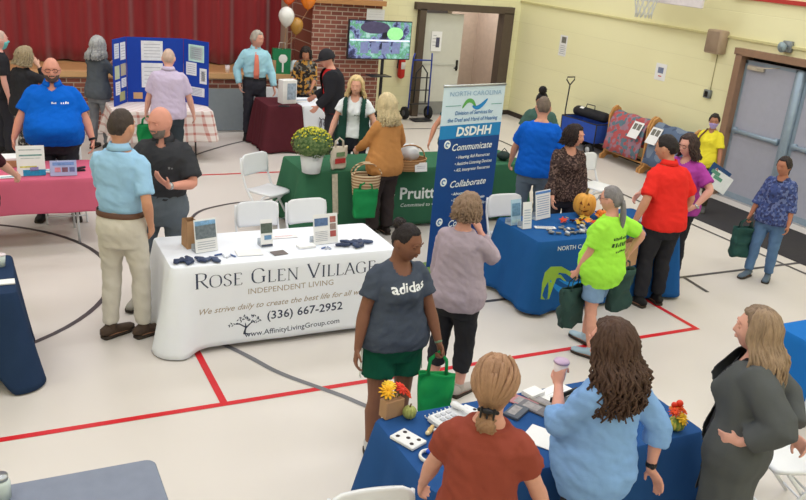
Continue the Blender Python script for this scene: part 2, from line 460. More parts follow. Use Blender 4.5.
    if shoes is not None:
        smat = shoes if not isinstance(shoes, tuple) else M('shoe_%d_%d_%d' % shoes, shoes, rough=.6)
        sole = M('shoe_sole', (60, 52, 46), rough=.8)
        for side in (1, -1):
            Hp, K, A, tt = legs[side]; fdv = V((sin(tt), cos(tt), 0)); lt = V((cos(tt), -sin(tt), 0)); z0 = A.z - .085
            c = MB(); B0 = V((A.x, A.y, z0))
            prof = [(-.078, .020, .030, .050), (-.070, .034, .050, .052), (-.03, .040, .062, .060), (.03, .041, .055, .052), (.08, .046, .040, .038), (.14, .048, .033, .030), (.185, .040, .028, .026), (.205, .022, .020, .020)]
            c.tube([B0 + fdv * p[0] + V((0, 0, .012 + p[2] * .8)) for p in prof], [(p[1], p[2] * .8) for p in prof], 14, up=(0, 0, 1))
            c.capsule([A + V((0, 0, -.02)), A + V((0, -.0, .012))], [.046, .044], 12)
            for i in range(0, len(c.v)):
                x, y, z = c.v[i]
                if z < z0 + .012: c.v[i] = (x, y, z0 + .012)
            so = c.build('shoe', smat, root)
            c2 = MB(); out = []
            for p in prof: out.append((p[0], p[1] + .004))
            top_ = [B0 + fdv * p[0] + lt * p[1] for p in out] + [B0 + fdv * p[0] - lt * p[1] for p in reversed(out)]
            c2.rings([[q + V((0, 0, .002)) for q in top_], [q + V((0, 0, .022)) for q in top_]])
            c2.build('sole', sole, so)
    # ---- hair, beard, glasses, mask
    def shell(name, mask, thick, mat, seed=1, rough=.004, par=root):
        c = MB()
        def of(th, ph):
            k = mask(th, ph)
            q = V((sin(th) * sin(ph), sin(th) * cos(ph), cos(th)))
            return (thick * (.8 + .5 * noise.noise(q * 5 + V((seed, 0, 0)))) + rough * noise.noise(q * 16)) * k - .012 * (1 - k)
        head_grid(c, HM, of, 40, 48, fem)
        return c.build(name, mat, par)
    if hair:
        col = hair['col']; st = hair.get('style', 'short')
        hm = M('hair_%d_%d_%d' % col, col, rough=.65, var=.22, vs=26, stretch=(1, 1, .25), bump=.6, bs=90, spec=.25)
        ex = MB(); th_ = hair.get('thick', .014)
        lim = dict(front=hair.get('front', .85), side=hair.get('side', 1.45), back=hair.get('back', 2.1))
        ho = shell('hair', lambda t, p: hair_mask(t, p, **lim), th_, hm, seed=len(label))
        if st in ('long', 'curly'):
            ln = hair.get('len', .32); rnd = random.Random(len(label) * 7 + int(pos[0] * 100)); wv = hair.get('wave', .012)
            par = hair.get('n', 150); amp = wv
            for i in range(par):
                a = rnd.uniform(hair.get('arc', .95), 2 * pi - hair.get('arc', .95))     # around the head, leaving the face free
                th0 = rnd.uniform(.25, 1.5)
                fr = rnd.uniform(.82, 1.0)
                pts = []; rad = []; nseg = 14
                P0 = head_point(th0, a, .006, fem)
                tot = (1.9 - th0) * .11 + ln * fr; phs = rnd.uniform(0, 6.28); frq = rnd.uniform(.8, 1.2)
                bulge = rnd.uniform(.008, hair.get('vol', .03)); push = 0
                for k in range(nseg + 1):
                    t = k / nseg; dd = tot * t; arc0 = max(0, (1.75 - th0)) * .11
                    if dd < arc0:
                        q = head_point(th0 + dd / .11, a, .008 + bulge * t, fem)
                    else:
                        q0 = head_point(1.75, a, .008 + bulge * (arc0 / tot), fem); dn = dd - arc0
                        q = q0 + V((0, 0, -dn)); u = min(1, dn / .10)
                        rr_ = V((q0.x, q0.y)); tgt = V((.072 * sin(a) * (1.1 + .3 * hair.get('spread', 0)), .072 * cos(a) - .035)) * (1 + hair.get('spread', .3) * min(1, dn / .15))
                        tgt += V((q0.x, q0.y)).normalized() * bulge
                        rr_ = rr_.lerp(tgt, u); q.x, q.y = rr_.x, rr_.y
                    q.x += amp * sin(t * 22 * frq * (1 + .5 * (st == 'curly')) + phs) * t ** .5; q.y += amp * cos(t * 20 * frq * (1 + .5 * (st == 'curly')) + phs * 1.7) * t ** .5
                    Q = HM @ q
                    if dd > arc0:                                            # hang straight down whatever the head does
                        Q0 = HM @ V((q.x, q.y, q0.z)); Q = Q0 - V((0, 0, dn))
                        # lie over back and shoulders
                        if Q.z < nb.z:
                            ra, rb = interp(keys, max(.8, Q.z - dz)); oo = off(Q.z - dz); ex_ = (Q.x - oo.x) / (ra * w + .03); ey_ = (Q.y - oo.y) / (rb * w + .035 + (.04 if Q.y > 0 and fem else 0)); e2 = ex_ * ex_ + ey_ * ey_
                            if 1e-4 < e2 < 1:
                                f_ = min(1 / sqrt(e2) - 1, .022 / (V((Q.x - oo.x, Q.y - oo.y)).length + 1e-4) + push)
                                push = f_; Q.x += (Q.x - oo.x) * f_; Q.y += (Q.y - oo.y) * f_
                    pts.append(Q); rad.append(.0125 * (1 - .6 * t ** 2) * hair.get('lock', 1))
                ex.tube(pts, rad, 6)
        elif st == 'bun':
            bp = V(hair.get('bun', (0, -.10, .07))); br = hair.get('bunr', .045)
            ex.ball(HM @ bp, br, 18, 12)
            for k in range(10):
                a = k * .63; ex.tube([HM @ (bp + V((cos(a + t * 2) * br * .98 * sin(.4 + t * 1.2), sin(a + t * 2) * br * .98 * sin(.4 + t * 1.2), cos(.4 + t * 1.2) * br))) for t in (0, .4, .8, 1.2, 1.6)], [.006, .009, .010, .009, .006], 6)
        elif st == 'tail':
            rnd = random.Random(5)
            tp = V(hair.get('tail', (0, -.105, -.02))); ln = hair.get('len', .3); tr = hair.get('tr', .018)
            P0 = HM @ tp
            for k in range(14):
                a = rnd.uniform(0, 6.28); r_ = rnd.uniform(0, tr)
                ex.tube([P0 + V((cos(a) * r_ * sin(.4 + 2.4 * t), -.03 * sin(t * 2.5) + sin(a) * r_ * sin(.4 + 2.4 * t), -ln * t)) for t in [i / 8 for i in range(9)]], [.011, .012, .012, .012, .011, .01, .009, .007, .004], 6)
        elif st == 'lowbun':
            rnd = random.Random(3)
            P0 = V((0, -.088, -.075))
            for k in range(30):                                           # hair gathered to the nape
                a = rnd.uniform(1.1, 2 * pi - 1.1); t0 = rnd.uniform(.2, 1.2)
                pts = [HM @ head_point(lerp(t0, 2.0, t), pi + (wrapph(a - pi)) * (1 - t * .92), .014 - .002 * t, fem) for t in [i / 7 for i in range(8)]] 
                ex.tube(pts + [HM @ (P0 + V((rnd.uniform(-.012, .012), -.005, 0)))], [.007] + [.0105] * 7 + [.007], 6)
            for k in range(9):
                a = k * .7; ex.tube([HM @ (P0 + V((cos(a + t * 2.2) * .034 * sin(.5 + t), -.012 + .014 * sin(a), -.045 * t - .008 + sin(a + t * 2) * .016))) for t in (0, .4, .8, 1.2, 1.6)], [.008, .014, .015, .013, .007], 7)
            if hair.get('clip'):
                cl = MB(); cl.capsule([HM @ V((-.035, -.104, -.068)), HM @ V((0, -.118, -.064)), HM @ V((.035, -.104, -.068))], [.009, .013, .009], 8)
                for dx in (-.025, 0, .025): cl.capsule([HM @ V((dx, -.115, -.055)), HM @ V((dx, -.124, -.09))], [.006, .004], 6)
                cl.build('hair_clip', M('black_clip', (25, 25, 32), rough=.35), ho)
        if ex.v:
            l0 = ex.build('hair_locks', hm if not hair.get('col2') else M('hairtip_%d_%d_%d' % hair['col2'], hair['col2'], rough=.65, var=.25, vs=30, stretch=(1, 1, .25), bump=.6, bs=90), ho)
    if beard:
        bmk = M('beard_%d_%d_%d' % beard, beard, rough=.85, var=.2, vs=60, bump=.6, bs=150)
        def bmask(t, p):
            a = abs(wrapph(p)); z = cos(t)
            k = 1 if (a < 1.35 and z < (-.30 - .1 * (a < .5) if a > .35 else -.28) and z > -.985) else 0
            if a < .28 and -.52 < z < -.39: k = 0
            return k
        shell('beard', bmask, .007, bmk, 2, .003)
    if mask:
        def mmask(t, p):
            a = abs(wrapph(p)); z = cos(t); return 1 if (a < 1.15 and -.9 < z < -.02 - .12 * a) else 0
        shell('face_mask', mmask, .010, M('mask_%d_%d_%d' % mask, mask, rough=.9), 3, .001)
        mo = MB()
        for sd in (1, -1):
            mo.tube([HM @ V((sd * .06, .062, -.01)), HM @ V((sd * .078, .02, .005)), HM @ V((sd * .085, -.012, .01))], .0018, 5)
        mo.build('mask_loop', M('white_trim', (235, 235, 235)), root)
    if glasses:
        g = MB()
        for sd in (1, -1):
            c0 = V((sd * .032, .100, .010)); g.tube([HM @ (c0 + V((.024 * cos(a), -.004 * abs(cos(a)), .017 * sin(a)))) for a in [2 * pi * i / 14 for i in range(15)]], .0030, 5)
            g.tube([HM @ V((sd * .056, .096, .014)), HM @ V((sd * .080, .055, .014)), HM @ V((sd * .084, -.01, .012))], .0018, 5)
        g.tube([HM @ V((-.009, .104, .014)), HM @ V((0, .108, .016)), HM @ V((.009, .104, .014))], .0018, 5)
        g.build('glasses', M('dark_frame', (52, 30, 28), rough=.3), root)
    info = dict(root=root, W=W, HM=HM, arms=arms, hands={k: W @ v for k, v in hands.items()}, top=to, ring=ring, s=s, face=face, nb=nb, legs=legs, off=off)
    return info
def wristband(P, side, mat, name='wristwatch', r=.030, t=.93):
    S, E, T = P['arms'][side]; c = E.lerp(T, t); d = (T - E).normalized(); b = MB()
    b.tube([c - d * .012, c + d * .012], r, 14); b.capsule([c + d.orthogonal().normalized() * r * .6, c + d.orthogonal().normalized() * (r + .006)], [.016, .014], 10)
    return b.build(name, mat, P['root'])
# ------------------------------------------------------------------ the hall
def bricks(name, c1, c2, mortar, scale, w=.5, h=.25, ms=.02, bump=.3, rough=.8, vert='Object', rot=None, var=.25):
    if name in _mats: return _mats[name]
    m = M(name, c1, rough=rough); N, L, b = nodes_of(m)
    tc = N.new('ShaderNodeTexCoord'); mp = N.new('ShaderNodeMapping'); br = N.new('ShaderNodeTexBrick')
    L.new(tc.outputs['Object'], mp.inputs['Vector'])
    if rot: mp.inputs['Rotation'].default_value = rot
    L.new(mp.outputs['Vector'], br.inputs['Vector'])
    br.inputs['Color1'].default_value = rgb(c1); br.inputs['Color2'].default_value = rgb(c2); br.inputs['Mortar'].default_value = rgb(mortar)
    br.inputs['Scale'].default_value = scale; br.inputs['Brick Width'].default_value = w; br.inputs['Row Height'].default_value = h; br.inputs['Mortar Size'].default_value = ms
    br.inputs['Mortar Smooth'].default_value = .3
    L.new(br.outputs['Color'], b.inputs['Base Color'])
    bp = N.new('ShaderNodeBump'); bp.inputs['Strength'].default_value = bump; bp.inputs['Distance'].default_value = .006; bp.invert = True
    L.new(br.outputs['Fac'], bp.inputs['Height']); L.new(bp.outputs['Normal'], b.inputs['Normal'])
    return m
YW, YM = (240, 236, 194), (231, 226, 184)
blk_right = bricks('painted_block_right', YW, (238, 233, 190), YM, 1, .40, .20, .006, .5, .6, rot=(0, pi / 2, pi / 2))
blk_right = bricks('painted_block_side', YW, (238, 233, 190), YM, 1, .40, .20, .006, .5, .6, rot=(radians(-90), 0, radians(-90)))
blk_back = bricks('painted_block_back', YW, (238, 233, 190), YM, 1, .40, .20, .006, .5, .6, rot=(radians(90), 0, 0))
brick_m = bricks('red_brick', (150, 92, 78), (120, 70, 62), (176, 156, 142), 1, .215, .078, .010, .6, .85, rot=(radians(90), 0, 0))
brick_side = bricks('red_brick_side', (150, 92, 78), (120, 70, 62), (176, 156, 142), 1, .215, .078, .010, .6, .85, rot=(radians(90), 0, radians(90)))
def S(o): o['kind'] = 'structure'; return o
def slab(name, x0, x1, y0, y1, z0, z1, mat, parent=None):
    b = MB(); b.box(((x0 + x1) / 2, (y0 + y1) / 2, (z0 + z1) / 2), (x1 - x0, y1 - y0, z1 - z0)); o = b.build(name, mat, parent, smooth=False)
    return S(o) if parent is None else o
RX, BY, SY = 10.5, 15.55, 14.6                  # right wall, back wall, stage front
X0, Y0, ZC = -4.5, -4.0, 6.2
fm = M('gym_floor', (214, 207, 202), rough=.32, var=.022, vs=.9, spec=.45)
N, L, b_ = nodes_of(fm)
n2 = N.new('ShaderNodeTexNoise'); n2.inputs['Scale'].default_value = 3.5; n2.inputs['Detail'].default_value = 6
mr = N.new('ShaderNodeMapRange'); mr.inputs['To Min'].default_value = .26; mr.inputs['To Max'].default_value = .48
L.new(n2.outputs['Fac'], mr.inputs['Value']); L.new(mr.outputs['Result'], b_.inputs['Roughness'])
floor = slab('floor', X0, RX, Y0, BY + .15, -.12, 0, fm)
# painted court lines, part of the floor
def stripe(name, pts, w, mat, z=.0022):
    pts = [V((p[0], p[1], z)) for p in pts]; rr = []
    for i, p in enumerate(pts):
        d = (pts[min(i + 1, len(pts) - 1)] - pts[max(i - 1, 0)]).normalized(); n = V((-d.y, d.x, 0)) * w / 2
        rr.append([p - n, p + n])
    b = MB(); b.rings(rr, closed=False, cap=False); return b.build(name, mat, floor)
redp = M('red_line_paint', (205, 32, 42), rough=.35, var=.03); blkp = M('black_line_paint', (74, 70, 72), rough=.35, var=.05); gryp = M('grey_line_paint', (112, 112, 118), rough=.35)
stripe('red_line', [(X0 + .1, 5.39), (6.21, 5.39)], .055, redp)
stripe('red_line', [(6.19, 5.36), (6.19, 8.6)], .055, redp, .0026)
stripe('red_line', [(1.46, 5.4), (1.46, 7.3)], .055, redp, .0026)
stripe('red_line', [(X0 + .1, 11.6), (7.6, 11.6)], .05, redp)
stripe('black_line', [(8.8, 1), (8.8, 14.28)], .05, blkp)
stripe('black_line', [(X0 + .1, 14.28), (8.825, 14.28)], .05, blkp)
stripe('black_line', [(3.6, 6.54), (9.25, 6.54)], .05, blkp, .0026)
stripe('black_line', [(7.06, 6.1), (7.12, 6.54)], .05, blkp, .003)
def spl(p, n=8):
    out = []
    for i in range(len(p) - 1):
        a, b, c, d = p[max(i - 1, 0)], p[i], p[i + 1], p[min(i + 2, len(p) - 1)]
        for k in range(n):
            t = k / n
            out.append(tuple(.5 * (2 * b[q] + (c[q] - a[q]) * t + (2 * a[q] - 5 * b[q] + 4 * c[q] - d[q]) * t * t + (3 * b[q] - a[q] - 3 * c[q] + d[q]) * t ** 3) for q in range(len(b))))
    return out + [tuple(p[-1])]
CXr, CYr, CR = -.75, 8.30, 1.80
stripe('black_line', [(CXr + CR * cos(a), CYr + CR * sin(a)) for a in [2 * pi * i / 72 for i in range(73)]], .05, blkp)
stripe('black_line', spl([(1.9, 8.7), (2.0, 9.15), (2.28, 9.87), (2.66, 10.15), (3.1, 10.25), (3.48, 10.15), (4.1, 9.75)]), .045, blkp)
stripe('black_line', spl([(2.3, 12.1), (2.89, 12.69), (3.24, 13.03), (3.86, 13.52), (4.6, 13.9)]), .045, blkp)
stripe('grey_line', spl([(1.3, 7.1), (1.79, 6.17), (2.0, 5.72), (2.33, 5.25), (2.52, 4.95), (3.0, 4.35), (3.6, 3.9)]), .05, gryp, .003)
# walls
wr = MB(); DY0, DY1, DZ = 7.15, 9.42, 2.20      # double door in the right wall
for (a, b, z0, z1) in ((DY1, BY, 0, ZC), (Y0, DY0, 0, ZC), (DY0, DY1, DZ, ZC)): wr.box((RX + .1, (a + b) / 2, (z0 + z1) / 2), (.2, b - a, z1 - z0))
wall_right = S(wr.build('wall_right', blk_right, None, False))
wb = MB(); OX0, OX1, OZ = 8.06, 10.16, 2.17
for (a, b, z0, z1) in ((5.45, OX0, 0, ZC), (OX1, RX + .2, 0, ZC), (OX0, OX1, OZ, ZC)): wb.box(((a + b) / 2, BY + .1, (z0 + z1) / 2), (b - a, .2, z1 - z0))
wall_back = S(wb.build('wall_back', blk_back, None, False))
slab('wall_left', X0 - .2, X0, Y0, 17.4, 0, ZC, blk_right)
slab('wall_front', X0 - .2, RX + .2, Y0 - .2, Y0, 0, ZC, blk_back)
slab('ceiling', X0 - .2, RX + .2, Y0 - .2, 17.4, ZC, ZC + .15, M('ceiling_white', (235, 233, 226), rough=.9))
slab('wall_stage', X0, 5.7, 17.2, 17.4, 0, ZC, M('stage_dark', (70, 40, 38)))
# brick pier beside the stage
pb = MB(); pb.box((6.13, SY + .45, ZC / 2), (1.36, .9, ZC)); pier = S(pb.build('wall_brick', brick_m, None, False))
pier.data.materials.append(brick_side)
for p in pier.data.polygons:
    if abs(p.normal.x) > .5: p.material_index = 1
slab('wall_stage_return', 5.30, 5.448, SY + .9, 17.2, 0, ZC, brick_side)
wood = M('varnished_wood', (176, 128, 84), rough=.4, var=.12, vs=5, stretch=(1, 8, 8))
slab('trim_1', 5.42, 6.85, SY - .09, SY, 2.24, 2.33, wood)
# stage
slab('stage_front', X0, 5.45, SY, SY + .15, 0, .88, brick_m)
slab('stage_floor', X0, 5.45, SY + .15, 17.2, .80, .93, M('stage_boards', (186, 140, 96), rough=.45, var=.1, vs=3, stretch=(1, 10, 1)))
slab('trim_2', X0, 5.45, SY - .05, SY + .15, .88, .965, M('stage_lip_wood', (206, 164, 118), rough=.4, var=.08, vs=4, stretch=(1, 8, 8)))
# curtain
def curtain():
    b = MB(); x0, x1 = X0 + .3, 5.35; n = 560; rr = []; hs = 14
    for k in range(hs + 1):
        z = lerp(.95, 5.4, k / hs); r = []
        for i in range(n + 1):
            x = lerp(x0, x1, i / n); u = x * 2 * pi / .62; amp = .085 * (1 + .15 * sin(x * 3)); 
            y = 15.85 + amp * sin(u + .8 * sin(x * 2.1) + .15 * sin(z * 1.3 + x)) + .028 * sin(u * 2.7 + z * .4) + .02 * noise.noise(V((x * 3, z * .7, 0)))
            r.append(V((x, y, z + .012 * sin(u))))
        rr.append(r)
    b.rings(rr, closed=False, cap=False); o = b.build('stage_curtain', M('red_velvet', (136, 34, 40), rough=.85, var=.08, vs=3, stretch=(6, 1, .3), sheen=.4), None)
    m = o.modifiers.new('t', 'SOLIDIFY'); m.thickness = .01
    return tag(o, 'red pleated velvet curtain hanging closed across the stage', 'curtain')
curtain()
# door casings and doors in the back wall
dkm = M('dark_brown_frame', (88, 76, 66), rough=.5)
c = MB(); c.box((OX0 + .05, BY - .01, OZ / 2), (.14, .24, OZ)); c.box((OX1 - .01, BY - .01, OZ / 2), (.24, .24, OZ)); c.box(((OX0 + OX1) / 2, BY - .01, OZ + .05), (OX1 - OX0 + .22, .24, .14))
S(c.build('trim_3', dkm, None, False))
d1 = empty('door_1', (8.13, BY + .02, 0)); d1['kind'] = 'structure'
b = MB(); b.box((.50, 0, 1.06), (1.0, .045, 2.06), bev=.004); leaf = b.build('door_leaf', M('door_cream', (205, 205, 196), rough=.5, var=.02), d1, 30)
b = MB(); b.box((.48, -.03, 1.06), (.86, .012, .035)); b.build('door_rail', M('door_rail', (190, 190, 182)), leaf, False)
b = MB(); b.box((.5, -.028, .16), (.96, .012, .26)); b.build('kick_plate', M('kick_plate', (150, 152, 150), rough=.3, metal=.6), leaf, False)
b = MB(); b.box((.93, -.035, 1.05), (.05, .03, .22), bev=.008); b.capsule([(.93, -.05, 1.0), (.93, -.08, 1.0), (.85, -.08, 1.0)], [.012] * 3); b.build('door_handle', M('dark_metal', (50, 48, 48), rough=.35, metal=.7), leaf)
# stairwell beyond the open half
slab('wall_stairwell', 9.0, 10.9, 17.6, 17.7, 0, 3, M('stair_wall', (196, 178, 164)))
slab('wall_stairwell_side', 10.7, 10.8, BY + .2, 17.6, 0, 3, M('stair_wall', (0, 0, 0)))
slab('wall_stairwell_left', 8.9, 9.0, BY + .3, 17.6, 0, 3, M('stair_wall', (0, 0, 0)))
slab('floor_stairwell', 8.0, 10.8, BY + .15, 17.7, -.1, 0, M('stair_floor', (150, 140, 128)))
slab('ceiling_stairwell', 8.0, 10.8, BY + .2, 17.7, 2.9, 3.0, M('ceiling_white'))
b = MB(); b.capsule([(9.3, 17.52, 1.75), (10.0, 17.52, 1.15)], [.03, .03]); b.capsule([(9.5, 17.52, 1.58), (9.5, 17.6, 1.52)], [.012, .012]); b.capsule([(9.85, 17.52, 1.28), (9.85, 17.6, 1.22)], [.012, .012])
tag(b.build('handrail', M('handrail_wood', (70, 48, 40), rough=.4)), 'dark sloping handrail on the stairwell wall beyond the open doorway', 'handrail')
# double doors in the right wall
brn = M('brown_door_frame', (146, 116, 96), rough=.5)
c = MB(); c.box((RX + .02, DY1 - .03, DZ / 2), (.26, .12, DZ)); c.box((RX + .02, DY0 + .03, DZ / 2), (.26, .12, DZ)); c.box((RX + .02, (DY0 + DY1) / 2, DZ + .04), (.26, DY1 - DY0 + .14, .10))
S(c.build('trim_4', brn, None, False))
gm = M('door_grey', (170, 172, 188), rough=.5, var=.03); gl = M('door_metal', (150, 168, 186), rough=.35, metal=.3)
for i, (a, bb) in enumerate(((8.36, 9.34), (7.24, 8.22))):
    d = empty('door_%d' % (i + 2), (RX + .04, (a + bb) / 2, 0)); d['kind'] = 'structure'; hw = (bb - a) / 2
    if i == 0: hw = .49
    b = MB(); b.box((0, 0, 1.07), (.045, 2 * abs(hw), 2.12), bev=.004); lf = b.build('door_leaf', gm, d, 30)
    b = MB(); b.box((-.06, 0, 1.06), (.05, .86, .06), bev=.01); 
    for sy in (-.4, .4): b.box((-.04, sy, 1.06), (.07, .07, .10), bev=.01)
    b.build('push_bar', gl, lf)
    b = MB()
    for sy in (-.465, .465): b.box((-.026, sy, 1.07), (.012, .05, 2.1))
    b.box((-.026, 0, .06), (.012, .96, .10)); b.box((-.026, 0, 2.10), (.012, .96, .04)); b.build('edge_strip', gl, lf, False)
    b = MB(); b.box((-.055, .25, 2.03), (.06, .30, .07), bev=.012); b.tube([(-.09, .2, 2.04), (-.2, 0, 2.07), (-.03, -.15, 2.1)], .008, 6); b.build('door_closer', M('closer_beige', (196, 186, 170), rough=.4), lf)
b = MB(); b.box((RX + .0, 8.29, 1.065), (.13, .13, 2.13), bev=.03); S(b.build('trim_8', gl, None))
b.v = []; 
S(slab('trim_5', RX - .03, RX + .12, 7.2, 9.35, 0, .02, M('threshold', (190, 192, 196), rough=.3, metal=.6)))
slab('wall_outside', RX + .25, RX + .3, 6.8, 9.8, 0, 2.6, M('door_back', (60, 60, 64)))
# mat
b = MB(); b.box((9.62, 7.70, .006), (1.14, 2.9, .012), bev=.004)
tag(b.build('door_mat', M('black_mat', (58, 56, 60), rough=.95, bump=.5, bs=180)), 'black rectangular floor mat in front of the grey double doors', 'mat')
# baseboards
bbm = M('black_base', (66, 58, 52), rough=.6)
slab('baseboard_right', RX - .012, RX, DY1 + .07, BY - .0, 0, .10, bbm)
slab('baseboard_right_near', RX - .012, RX, Y0, DY0 - .07, 0, .10, bbm)
slab('baseboard_back', OX1 + .12, RX - .012, BY - .012, BY, 0, .10, bbm)
slab('baseboard_back_left', 6.82, OX0 - .03, BY - .012, BY, 0, .10, bbm)
# conduit and mouldings on the right wall
slab('trim_6', RX - .035, RX, 7.2, BY, 2.40, 2.435, M('yellow_conduit', (206, 198, 148)))
b = MB(); b.box((RX - .02, 8.7, 3.02), (.04, 2.2, .06)); S(b.build('trim_7', M('red_rail', (182, 58, 52)), None, False))
# things on the walls
def wall_r(y, z, dx=.02): return (RX - dx, y, z)
t = empty('wall_speaker', (RX, 9.9, 2.32), 0, 'beige box speaker on the yellow wall left of the grey double doors', 'speaker')
b = MB(); b.box((-.09, 0, 0), (.18, .30, .36), bev=.015); b.build('cabinet', M('speaker_beige', (176, 154, 132), rough=.6), t)
b = MB(); b.box((-.185, 0, 0), (.012, .25, .31), bev=.004); b.build('grille', M('speaker_grille', (160, 138, 118), bump=.5, bs=300), t)
b = MB(); b.tube([(-.01, .0, -.18), (-.01, .0, -.76)], .006, 6); b.build('cable', M('grey_cable', (170, 160, 120)), t)
t = empty('outlet_box', (RX, 9.92, 1.50), 0, 'small grey metal outlet box on the yellow wall below the beige speaker', 'outlet')
b = MB(); b.box((-.03, 0, 0), (.06, .13, .13), bev=.006); b.build('housing', M('grey_steel', (130, 136, 140), rough=.4, metal=.4), t); b = MB(); b.box((-.064, 0, 0), (.008, .07, .09), bev=.003); b.build('cover_plate', M('dark_metal'), t)
t = empty('alarm_horn', (RX, 8.62, 2.42), 0, 'grey horn alarm mounted above the grey double doors', 'alarm')
b = MB(); b.box((-.03, 0, 0), (.06, .16, .16), bev=.01); b.build('housing', M('grey_steel'), t); b = MB(); b.tube([(-.06, 0, 0), (-.10, 0, -.005), (-.15, 0, -.01)], [.025, .04, .075], 14); b.build('horn', M('alarm_grey', (150, 168, 176), rough=.4), t)
def sheet(name, loc, sz, rz, label, cat, cols, mat=None, parent=None, tilt=0):
    """thin printed sheet: local +Y is its back"""
    t = empty(name, loc, rz, label, cat); t.rotation_euler = (tilt, 0, rz)
    b = MB(); b.box((0, 0, sz[1] / 2), (sz[0], .004, sz[1])); b.build('paper', mat or M('white_paper', (236, 236, 238), rough=.8, var=.01), t, False)
    for nm, x, z, w, h, c in cols:
        b = MB(); b.box((x * sz[0], -.0035, z * sz[1]), (w * sz[0], .002, h * sz[1])); b.build(nm, M('print_%d_%d_%d' % c, c, rough=.6, var=.25, vs=40), t, False)
    return t
ink = (96, 92, 100)
def textlines(x0, x1, z0, z1, n, c=(150, 150, 160), nm='text_line'):
    return [(nm, (x0 + x1) / 2, lerp(z0, z1, i / max(1, n - 1)), (x1 - x0) * (1 if i % 3 else .8), .022, c) for i in range(n)]
sheet('wall_notice', wall_r(11.08, 1.52, .004), (.26, .28), -pi / 2, 'white notice sheet on the yellow wall above the two wooden racks', 'notice', [('symbol', 0, .6, .5, .35, (120, 130, 160)), ('red_mark', 0, .25, .3, .06, (200, 60, 60))])
sheet('wall_notice', wall_r(13.9, 1.52, .004), (.24, .40), -pi / 2, 'white notice with grey picture on the yellow wall near the corner', 'notice', [('picture', 0.05, .78, .6, .3, (120, 118, 112))] + textlines(-.4, .4, .5, .12, 5))
sheet('door_notice', (8.52, BY - .02, 1.33), (.24, .40), 0, 'white notice taped to the closed cream door', 'notice', [('picture', .12, .45, .35, .5, (84, 84, 108))] + textlines(-.4, .0, .8, .3, 4), parent=leaf)
sheet('pier_notice', (6.68, SY - .004, 1.98), (.36, .20), 0, 'blank white sheet taped to the brick pier just above the television', 'notice', textlines(-.4, .4, .75, .3, 3, (200, 200, 205)))
# basketball backboard with net, top of picture
t = empty('basketball_backboard', (9.65, 10.6, 3.3), 0, 'white basketball backboard with a hanging net on the right wall', 'backboard')
b = MB(); b.box((.1, 0, .05), (.05, 1.85, 1.08), bev=.01); b.build('board', M('backboard_white', (226, 220, 224), rough=.3), t, 30)
b = MB(); b.tube([(.12, 0, .2), (.86, 0, .3)], .03, 8); b.tube([(.12, .5, .2), (.86, .3, .3)], .02, 8); b.tube([(.12, -.5, .2), (.86, -.3, .3)], .02, 8); b.build('bracket', M('dark_metal'), t)
cxn = -.18
b = MB(); b.tube([(cxn + .23 * cos(a), .23 * sin(a), -.28) for a in [2 * pi * i / 24 for i in range(25)]], .01, 6); b.tube([(.08, 0, -.28), (cxn + .23, 0, -.28)], .03, 6); b.build('hoop', M('hoop_orange', (200, 90, 50)), t)
b = MB()
for k in range(12):
    for dr in (1, -1):
        b.tube([(cxn + lerp(.23, .13, min(1, z * 1.3)) * cos(2 * pi * (k + dr * z * 2.0) / 12), lerp(.23, .13, min(1, z * 1.3)) * sin(2 * pi * (k + dr * z * 2.0) / 12), -.28 - .45 * z) for z in [i / 6 for i in range(7)]], .006, 4)
b.build('net', M('net_white', (214, 216, 214)), t)
# ceiling lights: the hall's lamps
lamp_m = M('lamp_glow', (255, 250, 240), emit=2.2)
k = 0
for ix, x in enumerate((-2.2, 1.6, 5.4, 9.0)):
    for iy, y in enumerate((-1.5, 2.5, 6.5, 10.5, 13.3)):
        t = empty('ceiling_light', (x, y, ZC), 0, 'long white ceiling light over the hall, row %s from the stage, %s' % (('first', 'second', 'third', 'fourth', 'fifth')[4 - iy], ('by the left wall', 'left of centre', 'right of centre', 'by the right wall')[ix]), 'ceiling light', 'ceiling lights')
        b = MB(); b.box((0, 0, -.04), (1.3, .62, .08), bev=.01); b.build('housing', M('lamp_housing', (230, 230, 230)), t)
        b = MB(); b.box((0, 0, -.085), (1.2, .52, .01)); b.build('diffuser', lamp_m, t, False)
        li = bpy.data.lights.new('lamp', 'AREA'); li.shape = 'RECTANGLE'; li.size = 1.9; li.size_y = 1.2; li.energy = 58; li.color = (.96, .98, 1)
        lo = bpy.data.objects.new('lamp', li); COL.objects.link(lo); lo.location = (x, y, ZC - .13); lo.visible_camera = True
w = bpy.data.worlds.new('world'); SC.world = w; w.use_nodes = True
w.node_tree.nodes['Background'].inputs[0].default_value = (.8, .85, 1, 1); w.node_tree.nodes['Background'].inputs[1].default_value = .3
sl = bpy.data.lights.new('stair_lamp', 'AREA'); sl.energy = 30; sl.size = .8; so = bpy.data.objects.new('stair_lamp', sl); COL.objects.link(so); so.location = (9.8, 16.6, 2.85)
SC.view_settings.view_transform = 'Standard'; SC.view_settings.look = 'None'; SC.view_settings.gamma = 1; SC.view_settings.exposure = -.14; SC.view_settings.use_curve_mapping = False
